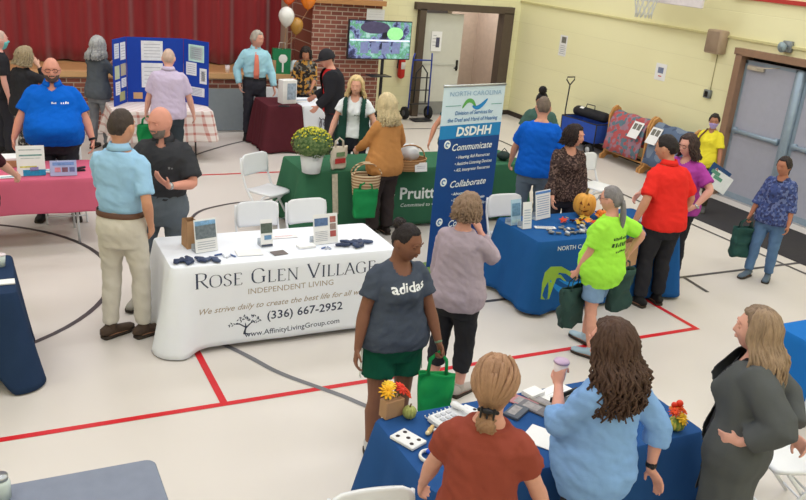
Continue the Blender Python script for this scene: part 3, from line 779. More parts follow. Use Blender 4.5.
# ------------------------------------------------------------------ lettering
def text_mb(s, shear=0, bold=0):
    c = bpy.data.curves.new('t', 'FONT'); c.body = s; c.size = 1; c.shear = shear; c.offset = bold; c.resolution_u = 2
    o = bpy.data.objects.new('t', c); COL.objects.link(o); dg = bpy.context.evaluated_depsgraph_get(); dg.update()
    me = bpy.data.meshes.new_from_object(o.evaluated_get(dg)); b = MB()
    b.v = [tuple(v.co) for v in me.vertices]; b.f = [tuple(p.vertices) for p in me.polygons]; b.m = [0] * len(b.f)
    bpy.data.objects.remove(o); bpy.data.curves.remove(c); bpy.data.meshes.remove(me); return b
GL = {  # broad-nib roman capitals, em height 1: list of strokes
 'R': (.72, [[(.14, 0), (.14, 1)], [(.14, 1), (.40, 1), (.60, .92), (.62, .74), (.56, .58), (.40, .50), (.14, .50)], [(.36, .50), (.50, .28), (.74, 0)]]),
 'O': (.84, [[(.42, 1), (.20, .94), (.07, .74), (.05, .5), (.07, .26), (.20, .06), (.42, 0), (.64, .06), (.77, .26), (.79, .5), (.77, .74), (.64, .94), (.42, 1)]]),
 'S': (.58, [[(.50, .82), (.44, .95), (.30, 1), (.16, .95), (.08, .80), (.14, .64), (.30, .53), (.44, .42), (.52, .27), (.46, .08), (.28, 0), (.12, .05), (.06, .20)]]),
 'E': (.62, [[(.14, 0), (.14, 1)], [(.04, 1), (.54, 1), (.56, .86)], [(.14, .52), (.44, .52)], [(.04, 0), (.56, 0), (.60, .16)]]),
 'G': (.82, [[(.70, .80), (.60, .95), (.42, 1), (.20, .94), (.07, .74), (.05, .5), (.07, .26), (.20, .06), (.42, 0), (.60, .04), (.70, .12)], [(.70, .06), (.70, .44)], [(.58, .44), (.80, .44)]]),
 'L': (.58, [[(.14, 0), (.14, 1)], [(.04, 0), (.54, 0), (.58, .18)]]),
 'N': (.86, [[(.14, 0), (.14, 1)], [(.14, 1), (.72, 0)], [(.72, 0), (.72, 1)]]),
 'V': (.78, [[(.04, 1), (.40, 0)], [(.40, 0), (.72, 1)]]),
 'I': (.30, [[(.14, 0), (.14, 1)]]),
 'A': (.78, [[(.04, 0), (.38, 1)], [(.38, 1), (.74, 0)], [(.18, .36), (.58, .36)]])}
def roman_mb(s, big):
    b = MB(); x = 0
    for i, ch in enumerate(s):
        if ch == ' ': x += .45; continue
        sc = 1.0 if i in big else .82; wd, strokes = GL[ch]
        for st in strokes:
            p = spl(st, 3) if len(st) > 3 else st; rr = []
            for k, q in enumerate(p):
                a, c = p[max(0, k - 1)], p[min(len(p) - 1, k + 1)]; dx, dy = c[0] - a[0], c[1] - a[1]; l = sqrt(dx * dx + dy * dy) or 1; dx /= l; dy /= l
                wdt = .016 + .042 * abs(dy * cos(.15) - dx * sin(.15) * (1 if dx * dy > 0 else -1)) * (.55 if (dx * dy > 0 and abs(dx) > .2) else 1)
                if ch in 'N' and abs(dx) < .05: wdt = .026
                rr.append([(x + (q[0] - dy * wdt) * sc, (q[1] + dx * wdt) * sc, 0), (x + (q[0] + dy * wdt) * sc, (q[1] - dx * wdt) * sc, 0)])
            b.rings([[V(q) for q in r] for r in rr], closed=False, cap=False)
            for q, o in ((st[0], st[1]), (st[-1], st[-2])):
                if abs(q[0] - o[0]) < .45 and abs(q[1] - o[1]) > .3 and q[1] in (0, 1): b.box((x + q[0] * sc, q[1] * sc, 0), (.20 * sc, .026, .0001))
        x += (wd + .10) * sc
    return b
def place_text(parent, mat, items, P0, ux, uz, bvh=None, off=.003, name='lettering', inv=None):
    """items: (mesh builder or string, centre x, base z, height, width, shear, bold, rise); P0 world origin of the plane"""
    P0, ux, uz = V(P0), V(ux).normalized(), V(uz).normalized(); n = ux.cross(uz).normalized()   # n points out of the surface
    for it in items:
        out = MB(); it = list(it) + [0] * (8 - len(it)); s, cx, cz, hh, ww, sh, bo, rise = it
        g = s if isinstance(s, MB) else text_mb(s, sh, bo)
        xs = [p[0] for p in g.v]; ys = [p[1] for p in g.v]; x0, x1, y1 = min(xs), max(xs), (.72 if not isinstance(s, MB) else 1.0)
        sx = ww / (x1 - x0) if ww else hh / y1; sy = hh / y1
        out.add([P0 + ux * (cx + (p[0] - (x0 + x1) / 2) * sx) + uz * (cz + p[1] * sy + rise * (p[0] - (x0 + x1) / 2) * sx) for p in g.v], g.f)
        o = surf(parent, mat, out, n, bvh, off, name)
    return o
def surf(parent, mat, out, n, bvh=None, off=.003, name='lettering', inv=None):
    if bvh:
        bm = bmesh.new(); vs = [bm.verts.new(p) for p in out.v]
        for f in out.f:
            try: bm.faces.new([vs[i] for i in f])
            except ValueError: pass
        bmesh.ops.triangulate(bm, faces=bm.faces)
        for _ in range(3):
            es = [e for e in bm.edges if e.calc_length() > .03]
            if es: bmesh.ops.subdivide_edges(bm, edges=es, cuts=1)
        bm.verts.ensure_lookup_table()
        for v in bm.verts:
            h, nn, i, d = bvh.ray_cast(v.co + n * .4, -n, 1.0)
            if h: v.co = h + n * off
        me = bpy.data.meshes.new(name); bm.to_mesh(me); bm.free()
    else:
        me = bpy.data.meshes.new(name); me.from_pydata([tuple(V(p) + n * off) for p in out.v], [], out.f)
    me.materials.append(mat); o = bpy.data.objects.new(name, me); COL.objects.link(o)
    if parent:
        bpy.context.view_layer.update(); o.parent = parent; o.matrix_parent_inverse = parent.matrix_world.inverted()
    return o
def bvh_of(o):
    bpy.context.view_layer.update(); mw = o.matrix_world; me = o.data
    return BVHTree.FromPolygons([mw @ v.co for v in me.vertices], [tuple(p.vertices) for p in me.polygons])

# ------------------------------------------------------------------ furniture
white_pl = M('white_plastic', (232, 234, 240), rough=.35, var=.01, spec=.4)
def make_chair():
    t = empty('folding_chair', (0, 0, 0), 0)
    def sheet_(w_, pts, th):                                    # curved panel, rounded corners
        b = MB(); rr = []; n = 12
        for (y, z, k) in pts:
            r = []
            for i in range(n + 1):
                x = w_ / 2 * k * (-1 + 2 * i / n); r.append(V((x, y + .03 * (x / w_ * 2) ** 2 * (1 if pts[0][1] > .5 else 0), z - (.010 * (1 - (2 * x / w_) ** 2) if pts[0][1] < .5 else 0))))
            rr.append(r + [q + V((0, -th if pts[0][1] > .5 else 0, -th if pts[0][1] < .5 else 0)) for q in reversed(r)])
        b.rings(rr); return b
    sheet_(.44, [(-.19, .448, .86), (-.17, .452, .94), (-.05, .448, 1), (.12, .45, .98), (.19, .448, .9), (.215, .44, .78)], .022).build('seat', white_pl, t)
    sheet_(.46, [(-.222, .60, .88), (-.226, .625, .97), (-.24, .74, 1), (-.25, .81, .98), (-.254, .835, .90), (-.256, .85, .72)], .022).build('backrest', white_pl, t)
    for s in (-1, 1):
        b = MB(); b.tube([(s * .225, -.262, .82), (s * .228, -.24, .66), (s * .228, -.16, .47), (s * .228, .02, .25), (s * .228, .205, .012)], [(.012, .017)] * 5, 8); b.build('leg', white_pl, t)
        b = MB(); b.tube([(s * .205, .14, .43), (s * .205, -.05, .22), (s * .205, -.235, .012)], [(.011, .015)] * 3, 8); b.build('leg', white_pl, t)
    for q in (((.228, .15, .08)), ((.205, -.19, .075)), ((.228, -.03, .30))):
        b = MB(); b.tube([(-q[0], q[1], q[2]), q], .009, 8); b.build('stretcher', white_pl, t)
    return t
chair0 = None
def chair(x, y, face_deg, label):
    global chair0
    if chair0 is None: chair0 = o = make_chair()
    else: o = copy_tree(chair0)
    o.scale = (.94, .96, .98)
    o.location = (x, y, 0); o.rotation_euler = (0, 0, radians(-face_deg)); return tag(o, label, 'chair', 'white folding chairs')
def table(x0, x1, y0, y1, label, zt=.745, top=None, legm=None):
    t = empty('folding_table', ((x0 + x1) / 2, (y0 + y1) / 2, 0), 0, label, 'table'); lx, ly = (x1 - x0), (y1 - y0)
    top = top or M('table_white', (222, 224, 228), rough=.4); legm = legm or M('leg_grey', (196, 198, 204), rough=.35, metal=.2)
    rr = []; r = .05
    def rr_(ins):
        o = []
        for cx, cy, a0 in ((lx / 2 - r, -ly / 2 + r, -90), (lx / 2 - r, ly / 2 - r, 0), (-lx / 2 + r, ly / 2 - r, 90), (-lx / 2 + r, -ly / 2 + r, 180)):
            for k in range(6):
                a = radians(a0 + k * 18); o.append((cx + (r - ins) * cos(a), cy + (r - ins) * sin(a)))
        return o
    b = MB(); b.rings([[V((p[0], p[1], z)) for p in rr_(i)] for z, i in ((zt - .045, .01), (zt - .04, 0), (zt - .006, 0), (zt, .006))]); b.build('table_top', top, t, 40)
    for sx in (-1, 1):
        for sy in (-1, 1):
            b = MB(); b.tube([(sx * (lx / 2 - .22), sy * (ly / 2 - .12), zt - .04), (sx * (lx / 2 - .20), sy * (ly / 2 - .12), .0)], .014, 8); b.build('leg', legm, t)
        b = MB(); b.tube([(sx * (lx / 2 - .21), -(ly / 2 - .12), .35), (sx * (lx / 2 - .21), ly / 2 - .12, .35)], .011, 8); b.tube([(sx * (lx / 2 - .21), 0, .35), (sx * .15, 0, zt - .05)], .009, 8); b.build('brace', legm, t)
    return t
def cloth(x0, x1, y0, y1, label, mat, zt=.75, hem=(.03, .03, .03, .03), flare=.06, amp=.02, corner=.12, flat=0, seed=1, freq=9, name='tablecloth', cdrop=0, corners=(1, 1, 1, 1)):
    """cloth draped over a table: sides front, right, back, left; 'flat' keeps the front smooth"""
    cx, cy = (x0 + x1) / 2, (y0 + y1) / 2; lx, ly = x1 - x0, y1 - y0; r = .035; per = []
    cs = ((lx / 2 - r, -ly / 2 + r, -90), (lx / 2 - r, ly / 2 - r, 0), (-lx / 2 + r, ly / 2 - r, 90), (-lx / 2 + r, -ly / 2 + r, 180))
    prev = (-lx / 2 + r, -ly / 2)
    for ci, (ax, ay, a0) in enumerate(cs):
        st = (ax + r * cos(radians(a0)), ay + r * sin(radians(a0)))
        L_ = sqrt((st[0] - prev[0]) ** 2 + (st[1] - prev[1]) ** 2); n = max(4, int(L_ / .022)); hm, hn = hem[ci], hem[(ci + 1) % 4]
        nx, ny = cos(radians(a0)), sin(radians(a0))
        for k in range(n):
            t = k / n; per.append((lerp(prev[0], st[0], t), lerp(prev[1], st[1], t), nx, ny, hm, L_ * t, L_, ci, ci))
        for k in range(7):
            a = radians(a0 + 90 * k / 7); per.append((ax + r * cos(a), ay + r * sin(a), cos(a), sin(a), lerp(hm, hn, k / 7), L_, L_, -1, ci))
        prev = (ax + r * cos(radians(a0 + 90)), ay + r * sin(radians(a0 + 90)))
    b = MB(); rr = []; lv = 16; rnd = random.Random(seed); ph = [rnd.uniform(0, 6) for _ in range(6)]
    for k in range(lv + 1):
        t = k / lv; ring_ = []
        for (px, py, nx, ny, hm, u, L_, sd, ci) in per:
            ce = 1 if sd == -1 else max(gauss(u, 0, .13) * corners[(ci - 1) % 4], gauss(u, L_, .13) * corners[ci])
            if sd == -1: ce = corners[ci]
            s_ = (px + py * 1.7); am = amp * ((1 - flat) if sd == 0 and flat else 1)
            wv = sin(s_ * freq + ph[0]) * .6 + sin(s_ * freq * 1.9 + ph[1]) * .3 + noise.noise(V((px * 3 + seed, py * 3, t))) * .5
            o = .006 + flare * t ** .8 + am * wv * t ** .7 + corner * ce * t ** 1.1
            z = zt - (zt - max(.012, hm - cdrop * ce)) * t
            if k == 0: o = 0; z = zt
            elif k == 1: z = zt - .012; o = .008
            ring_.append(V((cx + px + nx * o, cy + py + ny * o, z + (.008 * wv * t if hm > .1 else 0))))
        rr.append(ring_)
    b.rings(rr, cap=False); b.f.append(tuple(range(len(per)))); b.m.append(0)
    o = b.build(name, mat, None, 60); m = o.modifiers.new('t', 'SOLIDIFY'); m.thickness = .003; m.offset = 1
    bm = bmesh.new(); bm.from_mesh(o.data); bmesh.ops.recalc_face_normals(bm, faces=bm.faces); bm.to_mesh(o.data); bm.free()
    return tag(o, label, 'tablecloth')
def fill_up(o, n=(0, 0, 1)): return o

# Rose Glen table
table(1.27, 3.25, 6.30, 7.04, 'folding table under the white printed cloth, behind the adults in the centre')
white_c = cloth_m('white_cloth', (236, 240, 250), .01)
rc = cloth(1.265, 3.255, 6.295, 7.045, 'white tablecloth printed with a retirement community name and phone number', white_c, hem=(.05, .04, .3, .04), flare=.05, amp=.02, corner=.10, flat=.8, seed=4, cdrop=.05)
rb = bvh_of(rc); navy = M('navy_ink', (58, 66, 92), rough=.8); tan = M('tan_ink', (168, 154, 140), rough=.8)
Wd = 2.0; xl = 1.205
def rz_(v): return .745 - v * .72
tw = [(roman_mb('ROSE GLEN VILLAGE', (0, 5, 10)), Wd * .52, rz_(.245), .125, Wd * .80),
      ('(336) 667-2952', Wd * .595, rz_(.70), .075, Wd * .345, 0, .012, .02), ('www.AffinityLivingGroup.com', Wd * .54, rz_(.885), .048, Wd * .43, 0, .004, .03)]
# tree emblem
tr = MB()
tr.tube([(0, 0, 0), (.02, .12, 0), (.06, .25, 0), (.03, .42, 0)], [.05, .035, .03, .01], 4); tr.tube([(.05, .22, 0), (.25, .40, 0), (.45, .46, 0)], [.03, .02, .008], 4); tr.tube([(.05, .25, 0), (-.18, .40, 0), (-.34, .40, 0)], [.025, .02, .008], 4)
tr.tube([(-.02, .02, 0), (.18, -.02, 0), (.30, .02, 0)], [.03, .02, .005], 4)
rnd = random.Random(2)
for k in range(42):
    a = rnd.uniform(-.1, 3.3); q = rnd.uniform(.18, .5); x, y = .05 + q * 1.25 * cos(a), .40 + q * .62 * sin(a); rt = rnd.uniform(0, 3.1)
    tr.add([(x + .055 * cos(rt), y + .055 * sin(rt), 0), (x + .022 * cos(rt + 1.57), y + .022 * sin(rt + 1.57), 0), (x - .055 * cos(rt), y - .055 * sin(rt), 0), (x - .022 * cos(rt + 1.57), y - .022 * sin(rt + 1.57), 0)], [(0, 1, 2, 3)])
for i, p in enumerate(tr.v): tr.v[i] = (p[0], p[1], 0)
tw.append((tr, Wd * .325, rz_(.86), .24, .29))
place_text(rc, navy, tw, (xl, 6.1, 0), (1, 0, 0), (0, 0, 1), rb, .004)
place_text(rc, tan, [('INDEPENDENT LIVING', Wd * .53, rz_(.365), .05, Wd * .38, 0, 0, .01), ('We strive daily to create the best life for all we serve', Wd * .545, rz_(.535), .05, Wd * .82, .35, .006, .02)], (xl, 6.1, 0), (1, 0, 0), (0, 0, 1), rb, .004)
# Pink table
table(-.72, 1.06, 9.02, 9.76, 'folding table with thin white legs under the pink cloth on the left', legm=M('leg_white', (214, 216, 222), rough=.35))
cloth(-.73, 1.07, 9.01, 9.77, 'short pink cloth hanging over the front of the left table', cloth_m('pink_cloth', (204, 100, 128), .03), hem=(.40, .42, .40, .42), flare=.03, amp=.008, corner=.02, seed=2)
# green table
table(3.32, 5.02, 8.92, 9.66, 'left half of the folding tables under the dark green cloth'); table(5.04, 6.44, 8.92, 9.66, 'right half of the folding tables under the dark green cloth')
gc = cloth(3.31, 6.45, 8.91, 9.67, 'dark green printed tablecloth over the long table under the flower pot', cloth_m('green_cloth', (56, 104, 78), .04), hem=(.04, .04, .3, .04), flare=.06, amp=.03, corner=.10, flat=.55, seed=6, freq=7, cdrop=.04)
gb = bvh_of(gc); wink = M('white_ink', (226, 232, 230), rough=.8)
g_ = MB()
def dots(mb, x, y, s, n=6):
    for k in range(n):
        a = 2 * pi * k / n; mb.rings([[V((x + s * .6 * cos(a) + s * .30 * cos(q * .785), y + s * .6 * sin(a) + s * .30 * sin(q * .785), 0)) for q in range(8)], [V((x + s * .6 * cos(a) + s * .01 * cos(q * .785), y + s * .6 * sin(a) + s * .01 * sin(q * .785), 0)) for q in range(8)]], cap=False)
dots(g_, 0, .75, .26); g_.tube([(0, .5, 0), (-.02, .2, 0), (.1, -.1, 0)], [.05, .06, .02], 4); g_.tube([(-.02, .3, 0), (.2, .45, 0), (.28, .6, 0)], [.04, .03, .01], 4)
for i, p in enumerate(g_.v): g_.v[i] = (p[0], p[1], 0)
place_text(gc, wink, [('PruittHealth', 1.78, .37, .15, 1.05, 0, .02), ('Committed to Caring', 1.58, .27, .045, .62, .2, 0), (g_, 1.10, .28, .26, .17)], (3.31, 8.7, 0), (1, 0, 0), (0, 0, 1), gb, .004)
# maroon / white table
table(4.12, 5.86, 12.78, 13.52, 'folding table under maroon cloth in front of the stage')
cloth(4.10, 4.66, 12.77, 13.53, 'maroon cloth draped to the floor over the left end of the table before the stage', cloth_m('maroon_cloth', (88, 40, 48), .05), hem=(.02, .02, .02, .02), flare=.07, amp=.03, corner=.06, seed=9, freq=14)
wc2 = cloth(4.68, 5.87, 12.79, 13.51, 'white cloth with blue and grey script on the table before the stage', M('white_cloth', (0, 0, 0)), hem=(.12, .12, .12, .12), flare=.02, amp=.008, corner=.03, seed=11, flat=.5)
def squig(x0, w_, n, a, z0, wd):
    b = MB(); b.tube([(x0 + w_ * t + .03 * sin(t * n * 6.28), 12.74, z0 + a * (.6 + .4 * cos(t * 5)) * cos(t * n * 6.28)) for t in [i / (n * 10) for i in range(n * 10 + 1)]], [(wd, .003)] * (n * 10 + 1), 6, up=(0, 1, 0)); return b
squig(4.95, .34, 5, .085, .48, .010).build('script_mark', M('grey_script', (112, 112, 124)), wc2); squig(5.34, .22, 3, .07, .47, .022).build('script_mark', M('blue_script', (80, 130, 184)), wc2)
# plaid table
pm = M('plaid_cloth', (232, 222, 218), rough=.9); N, L, b_ = nodes_of(pm)
tc = N.new('ShaderNodeTexCoord'); sp = N.new('ShaderNodeSeparateXYZ'); L.new(tc.outputs['Object'], sp.inputs[0]); fac = []
ad = N.new('ShaderNodeMath'); ad.operation = 'ADD'; L.new(sp.outputs['X'], ad.inputs[0]); L.new(sp.outputs['Y'], ad.inputs[1])
for src in (ad.outputs[0], sp.outputs['Z']):
    m1 = N.new('ShaderNodeMath'); m1.operation = 'MULTIPLY'; m1.inputs[1].default_value = 7.5; L.new(src, m1.inputs[0])
    m2 = N.new('ShaderNodeMath'); m2.operation = 'FRACT'; L.new(m1.outputs[0], m2.inputs[0])
    m3 = N.new('ShaderNodeMath'); m3.operation = 'LESS_THAN'; m3.inputs[1].default_value = .28; L.new(m2.outputs[0], m3.inputs[0]); fac.append(m3)
mxs = [fac[0].outputs[0], fac[1].outputs[0]]; a_ = N.new('ShaderNodeMath'); a_.operation = 'ADD'; L.new(mxs[0], a_.inputs[0]); L.new(mxs[1], a_.inputs[1])
hf = N.new('ShaderNodeMath'); hf.operation = 'MULTIPLY'; hf.inputs[1].default_value = .5; L.new(a_.outputs[0], hf.inputs[0])
mx = N.new('ShaderNodeMix'); mx.data_type = 'RGBA'; mx.inputs['A'].default_value = rgb((232, 222, 220)); mx.inputs['B'].default_value = rgb((190, 120, 112)); L.new(hf.outputs[0], mx.inputs['Factor']); L.new(mx.outputs['Result'], b_.inputs['Base Color'])
table(1.72, 3.10, 12.42, 13.22, 'folding table under the plaid cloth holding the blue display board', legm=M('leg_dark', (70, 66, 66), rough=.5))
cloth(1.70, 3.12, 12.40, 13.24, 'white and rust plaid cloth under the blue display board', pm, hem=(.30, .30, .30, .30), flare=.03, amp=.02, corner=.06, seed=3, freq=11)
# navy table at left edge
table(-1.7, .11, 6.12, 6.86, 'folding table under the navy cloth at the left edge')
cloth(-1.72, .13, 6.10, 6.88, 'navy blue cloth hanging to a point at the left edge of the picture', cloth_m('navy_cloth', (40, 58, 88), .05), hem=(.22, .22, .22, .22), flare=.05, amp=.03, corner=.10, seed=5, cdrop=.22)
# blue lettered table
table(4.72, 6.50, 6.17, 6.91, 'folding table under the royal blue printed cloth')
bcl = cloth_m('royal_cloth', (34, 86, 146), .04)
dc = cloth(4.71, 6.51, 6.16, 6.92, 'royal blue tablecloth with a green and light blue wave design', bcl, hem=(.04, .04, .1, .05), flare=.06, amp=.03, corner=.07, flat=.75, seed=8, freq=6)
db = bvh_of(dc)
place_text(dc, wink, [('NORTH CAROLINA', .50, .655, .045, .56), ('Division of Services for', 1.12, .655, .05, .6), ('the Deaf and Hard of Hearing', 1.14, .585, .055, .86, 0, .015)], (4.71, 5.9, 0), (1, 0, 0), (0, 0, 1), db, .004)
def px_poly(pts, y):       # outline read on the real cloth plane
    out = []
    for p in spl(pts, 4):
        d = ray(*p); out.append(V((0, 0, CH)) + d * (y / d.y))
    return out
def ribbon(path, width, y, mi=0):
    c = px_poly(path, y); b = MB(); n = len(c); rr = []
    for i, p in enumerate(c):
        d = (c[min(n - 1, i + 1)] - c[max(0, i - 1)]).normalized(); nn = V((-d.z, 0, d.x)); t = i / (n - 1); wd = interp([(k / (len(width) - 1), width[k]) for k in range(len(width))], t)[0]
        rr.append([p + nn * wd, p - nn * wd])
    b.rings(rr, closed=False, cap=False); return b
gr = M('wave_green', (140, 176, 62), rough=.8); lb = M('wave_blue', (30, 130, 205), rough=.8)
yy = 6.08
def pxshape(pts, y):
    b = MB(); b.add([V((0, 0, CH)) + ray(*p) * (y / ray(*p).y) for p in pts], [tuple(range(len(pts)))]); return b
b = pxshape([(539, 298), (549, 299), (553, 287), (555, 278), (561, 274), (568, 275), (575, 280), (573, 273), (564, 268), (553, 268), (546, 273), (542, 283)], yy); b2 = pxshape([(554, 280), (562, 279), (570, 285), (563, 276), (556, 276)], yy); b.add(b2.v, b2.f)
surf(dc, gr, b, V((0, -1, 0)), db, .004, 'wave_emblem')
b = ribbon([(551, 281), (562, 291), (580, 295), (592, 289), (603, 279), (614, 271)], [.004, .03, .06, .065, .05, .01], yy); b2 = ribbon([(561, 281), (573, 285), (590, 281), (600, 272)], [.004, .02, .025, .004], yy); b.add(b2.v, b2.f)
surf(dc, lb, b, V((0, -1, 0)), db, .005, 'wave_emblem')
# foreground table
table(1.90, 3.70, 3.02, 3.72, 'folding table under the blue cloth in the foreground')
cloth(1.89, 3.71, 3.01, 3.74, 'plain dark blue cloth on the foreground table with playing card toys', cloth_m('deep_blue_cloth', (42, 82, 140), .04), hem=(.04, .04, .04, .04), flare=.07, amp=.03, corner=.10, seed=12, freq=9)
# grey table bottom left
table(-1.2, .66, 3.0, 3.77, 'bare grey plastic folding table at the bottom left corner', top=M('grey_plastic_top', (124, 132, 152), rough=.5, bump=.15, bs=200))
# blue table right edge
table(5.50, 7.3, 3.65, 4.02, 'narrow folding table under the bright blue cloth at the right edge')
cloth(5.49, 7.31, 3.64, 4.03, 'bright blue cloth at the right edge behind the woman in the grey cardigan', cloth_m('bright_blue_cloth', (34, 110, 190), .03), hem=(.30, .30, .30, .30), flare=.02, amp=.01, corner=.02, seed=13)
# chairs
chair(2.37, 7.42, 180, 'left white folding chair behind the white printed table')
chair(2.90, 7.42, 176, 'right white folding chair behind the white printed table, partly before the green cloth')
chair(3.02, 9.34, 150, 'white folding chair standing alone left of the green cloth')
chair(5.12, 7.20, 180, 'white folding chair behind the royal blue table, beside the tall banner')
chair(7.55, 8.80, 165, 'white folding chair behind the dark-haired woman in the speckled top')
chair(.80, 9.98, 180, 'white folding chair behind the pink table with the bearded man')
chair(4.42, 13.80, 185, 'white folding chair behind the maroon cloth, by the man in a tie')
chair(5.32, 13.85, 180, 'white folding chair behind the white script cloth near the brick pier')
chair(1.52, 2.80, 188, 'white folding chair at the bottom centre beside the woman in the rust shirt')
chair(4.52, 2.98, -75, 'white folding chair behind the woman in the grey cardigan')
# ------------------------------------------------------------------ patterned cloths
def pat(name, c1, c2, c3, scale, rough=.9):
    """blotchy printed fabric"""
    if name in _mats: return _mats[name]
    m = M(name, c1, rough=rough, spec=.1); N, L, b = nodes_of(m); tc = N.new('ShaderNodeTexCoord'); vo = N.new('ShaderNodeTexVoronoi'); vo.inputs['Scale'].default_value = scale
    L.new(tc.outputs['Object'], vo.inputs['Vector']); sp = N.new('ShaderNodeSeparateColor'); L.new(vo.outputs['Color'], sp.inputs[0]); rp = N.new('ShaderNodeValToRGB'); rp.color_ramp.interpolation = 'CONSTANT'
    e = rp.color_ramp.elements; e[0].color = rgb(c1); e[1].position = .45; e[1].color = rgb(c2); k = e.new(.75); k.color = rgb(c3)
    L.new(sp.outputs[0], rp.inputs['Fac']); L.new(rp.outputs['Color'], b.inputs['Base Color']); return m
def hp(x, y, h): p = fl(x, y, h); return (p.x, p.y)
blackc = cloth_m('black_cloth', (46, 46, 51)); denim = cloth_m('denim', (92, 122, 160), .1); dk = cloth_m('dark_trousers', (52, 52, 60)); BLK = (34, 32, 34)
PP = {}
PP['edge'] = person('person at the left edge before the stage in a teal face mask', hp(-4, 31, 1.75), 1.75, 75, skin=(222, 168, 158), mask=(110, 200, 205), top=dict(mat=blackc), pants=dict(mat=dk), shoes=BLK, vox=.011, hair=dict(col=(196, 170, 160), thick=.004))
PP['black_top'] = person('person with shoulder-length ash blonde hair in a black top, hand raised to the face', hp(21, 47, 1.65), 1.65, 55, fem=True, w=1.15, skin=(220, 172, 150), R=(.11, .17, 1.50), RE=(.4, .5, -1), top=dict(mat=blackc, sleeve=1.9, hem=.8), pants=dict(mat=pat('leopard', (60, 58, 60), (150, 146, 144), (90, 86, 84), 40)), shoes=BLK, hair=dict(col=(158, 142, 116), style='curly', len=.10, thick=.02, vol=.045, n=110), vox=.010, head=(10, 12, 0))
PP['polo'] = person('large bald bearded man in a bright blue polo and glasses standing behind the pink table', (.74, 10.06), 1.83, 184, w=1.42, belly=1.1, skin=(214, 150, 132), R=(.43, .16, .84), RE=(.6, -.7, 0), L=(-.41, .14, .84), LE=(-.6, -.7, 0), RH=(0, .35, -1), LH=(0, .35, -1), head=(-4, 0, 0), beard=(96, 82, 76), glasses=True,
    top=dict(mat=cloth_m('polo_blue', (14, 98, 208), .03), collar=1, scoop=.05, sleeve=.80, hem=.86, cuff=.02, loose=.004), pants=dict(mat=dk, loose=.012), shoes=BLK, feet=((.17, .03), (-.17, .03)), vox=.0085)
wristband(PP['polo'], -1, M('watch_black', (30, 30, 32), rough=.4), r=.038)
PP['grey_lady'] = person('person with long curly silver hair in a grey jacket at the display board', hp(96, 37, 1.68), 1.68, 35, fem=True, w=.98, skin=(218, 168, 150), R=(.16, .34, 1.32), L=(-.02, .34, 1.30), RE=(.5, -.2, -1), LE=(-.5, 0, -1), top=dict(mat=cloth_m('grey_jacket', (92, 98, 106)), sleeve=1.9, hem=.82), pants=dict(mat=cloth_m('light_grey_trousers', (126, 130, 138))), shoes=(70, 70, 70), hair=dict(col=(172, 172, 174), style='curly', len=.17, thick=.02, vol=.05, n=130), vox=.010)
PP['lilac'] = person('bald man in a short-sleeved lilac shirt seen from behind at the display board', hp(168, 50, 1.74), 1.74, 3, w=1.18, skin=(222, 168, 152), lean=(0, .05), head=(0, 14, 0), R=(.33, .10, .88), L=(-.31, .12, .86), top=dict(mat=cloth_m('lilac_shirt', (200, 186, 214), .03), collar=1, sleeve=.85, hem=.84, cuff=.014, loose=.006), pants=dict(mat=cloth_m('slate_trousers', (58, 66, 74)), loose=.01), shoes=BLK, hair=dict(col=(196, 170, 156), thick=.003, front=.0, side=1.5), vox=.010)
PP['khaki'] = person('man in a light blue polo and khaki trousers standing left of the white printed table', hp(118, 111, 1.93), 1.93, 24, w=.92, skin=(206, 150, 122), head=(8, 4, 0), R=(.21, .03, .92), RE=(.45, -1, 0), RH=(-.1, .5, -1), L=(-.10, .32, 1.02), LE=(-.3, -.7, -.8),
    top=dict(mat=cloth_m('light_blue_polo', (156, 198, 232), .03), collar=1, sleeve=.80, hem=.98, cuff=.008, loose=.006), pants=dict(mat=cloth_m('khaki', (208, 202, 192), .02), belt=M('brown_belt', (92, 62, 48), rough=.5), loose=.012, top=1.03), shoes=(78, 62, 52), feet=((.13, .05), (-.10, -.02)), toes=(32, 28),
    hair=dict(col=(66, 56, 52), thick=.005, front=.75, side=1.4, back=1.95), vox=.0075)
PP['black_polo'] = person('bald man with a grey goatee in a black polo, one hand raised in talk', hp(163, 107, 1.84), 1.84, 192, w=1.1, skin=(214, 150, 132), head=(28, 6, 0), feet=((.22, .06), (-.10, 0)), L=(-.10, .30, 1.17), LE=(-1, -.5, -.8), LH=(.6, .3, .6), palmL=(.2, -.3, 1), curlL=.25, R=(.27, .08, .86),
    top=dict(mat=cloth_m('charcoal_polo', (60, 61, 66), .04), collar=1, scoop=.045, sleeve=.82, hem=.98, cuff=.02, loose=.012), pants=dict(mat=cloth_m('grey_jeans', (98, 106, 116), .05)), shoes=(150, 146, 138), beard=(128, 118, 112), vox=.0075)
wristband(PP['black_polo'], -1, M('watch_silver', (186, 188, 192), rough=.25, metal=.6))
PP['tie'] = person('man with silver hair in a pale cyan shirt and salmon tie near the stage', hp(256, 31, 1.80), 1.80, 172, skin=(212, 156, 138), head=(-38, 4, 0), R=(.25, .05, .90), RE=(1, -.6, 0), L=(-.30, .10, .88), LE=(-.9, -.5, 0), top=dict(mat=cloth_m('cyan_shirt', (164, 212, 230), .03), collar=1, sleeve=1.92, hem=.99, loose=.012), pants=dict(mat=dk, belt=M('black_belt', (24, 24, 26)), loose=.008), shoes=(26, 24, 24), hair=dict(col=(168, 160, 152), thick=.016, side=1.7, back=2.3), vox=.010)
p = PP['tie']; b = MB(); b.tube([(0, .066, 1.478), (0, .11, 1.43), (0, .152, 1.36), (0, .168, 1.26), (0, .168, 1.10), (0, .160, 1.02)], [(.012, .008), (.022, .005), (.030, .004), (.038, .004), (.046, .004), (.040, .003)], 10, up=(0, 1, 0)); b.build('tie', cloth_m('salmon_tie', (226, 132, 112)), p['root'])
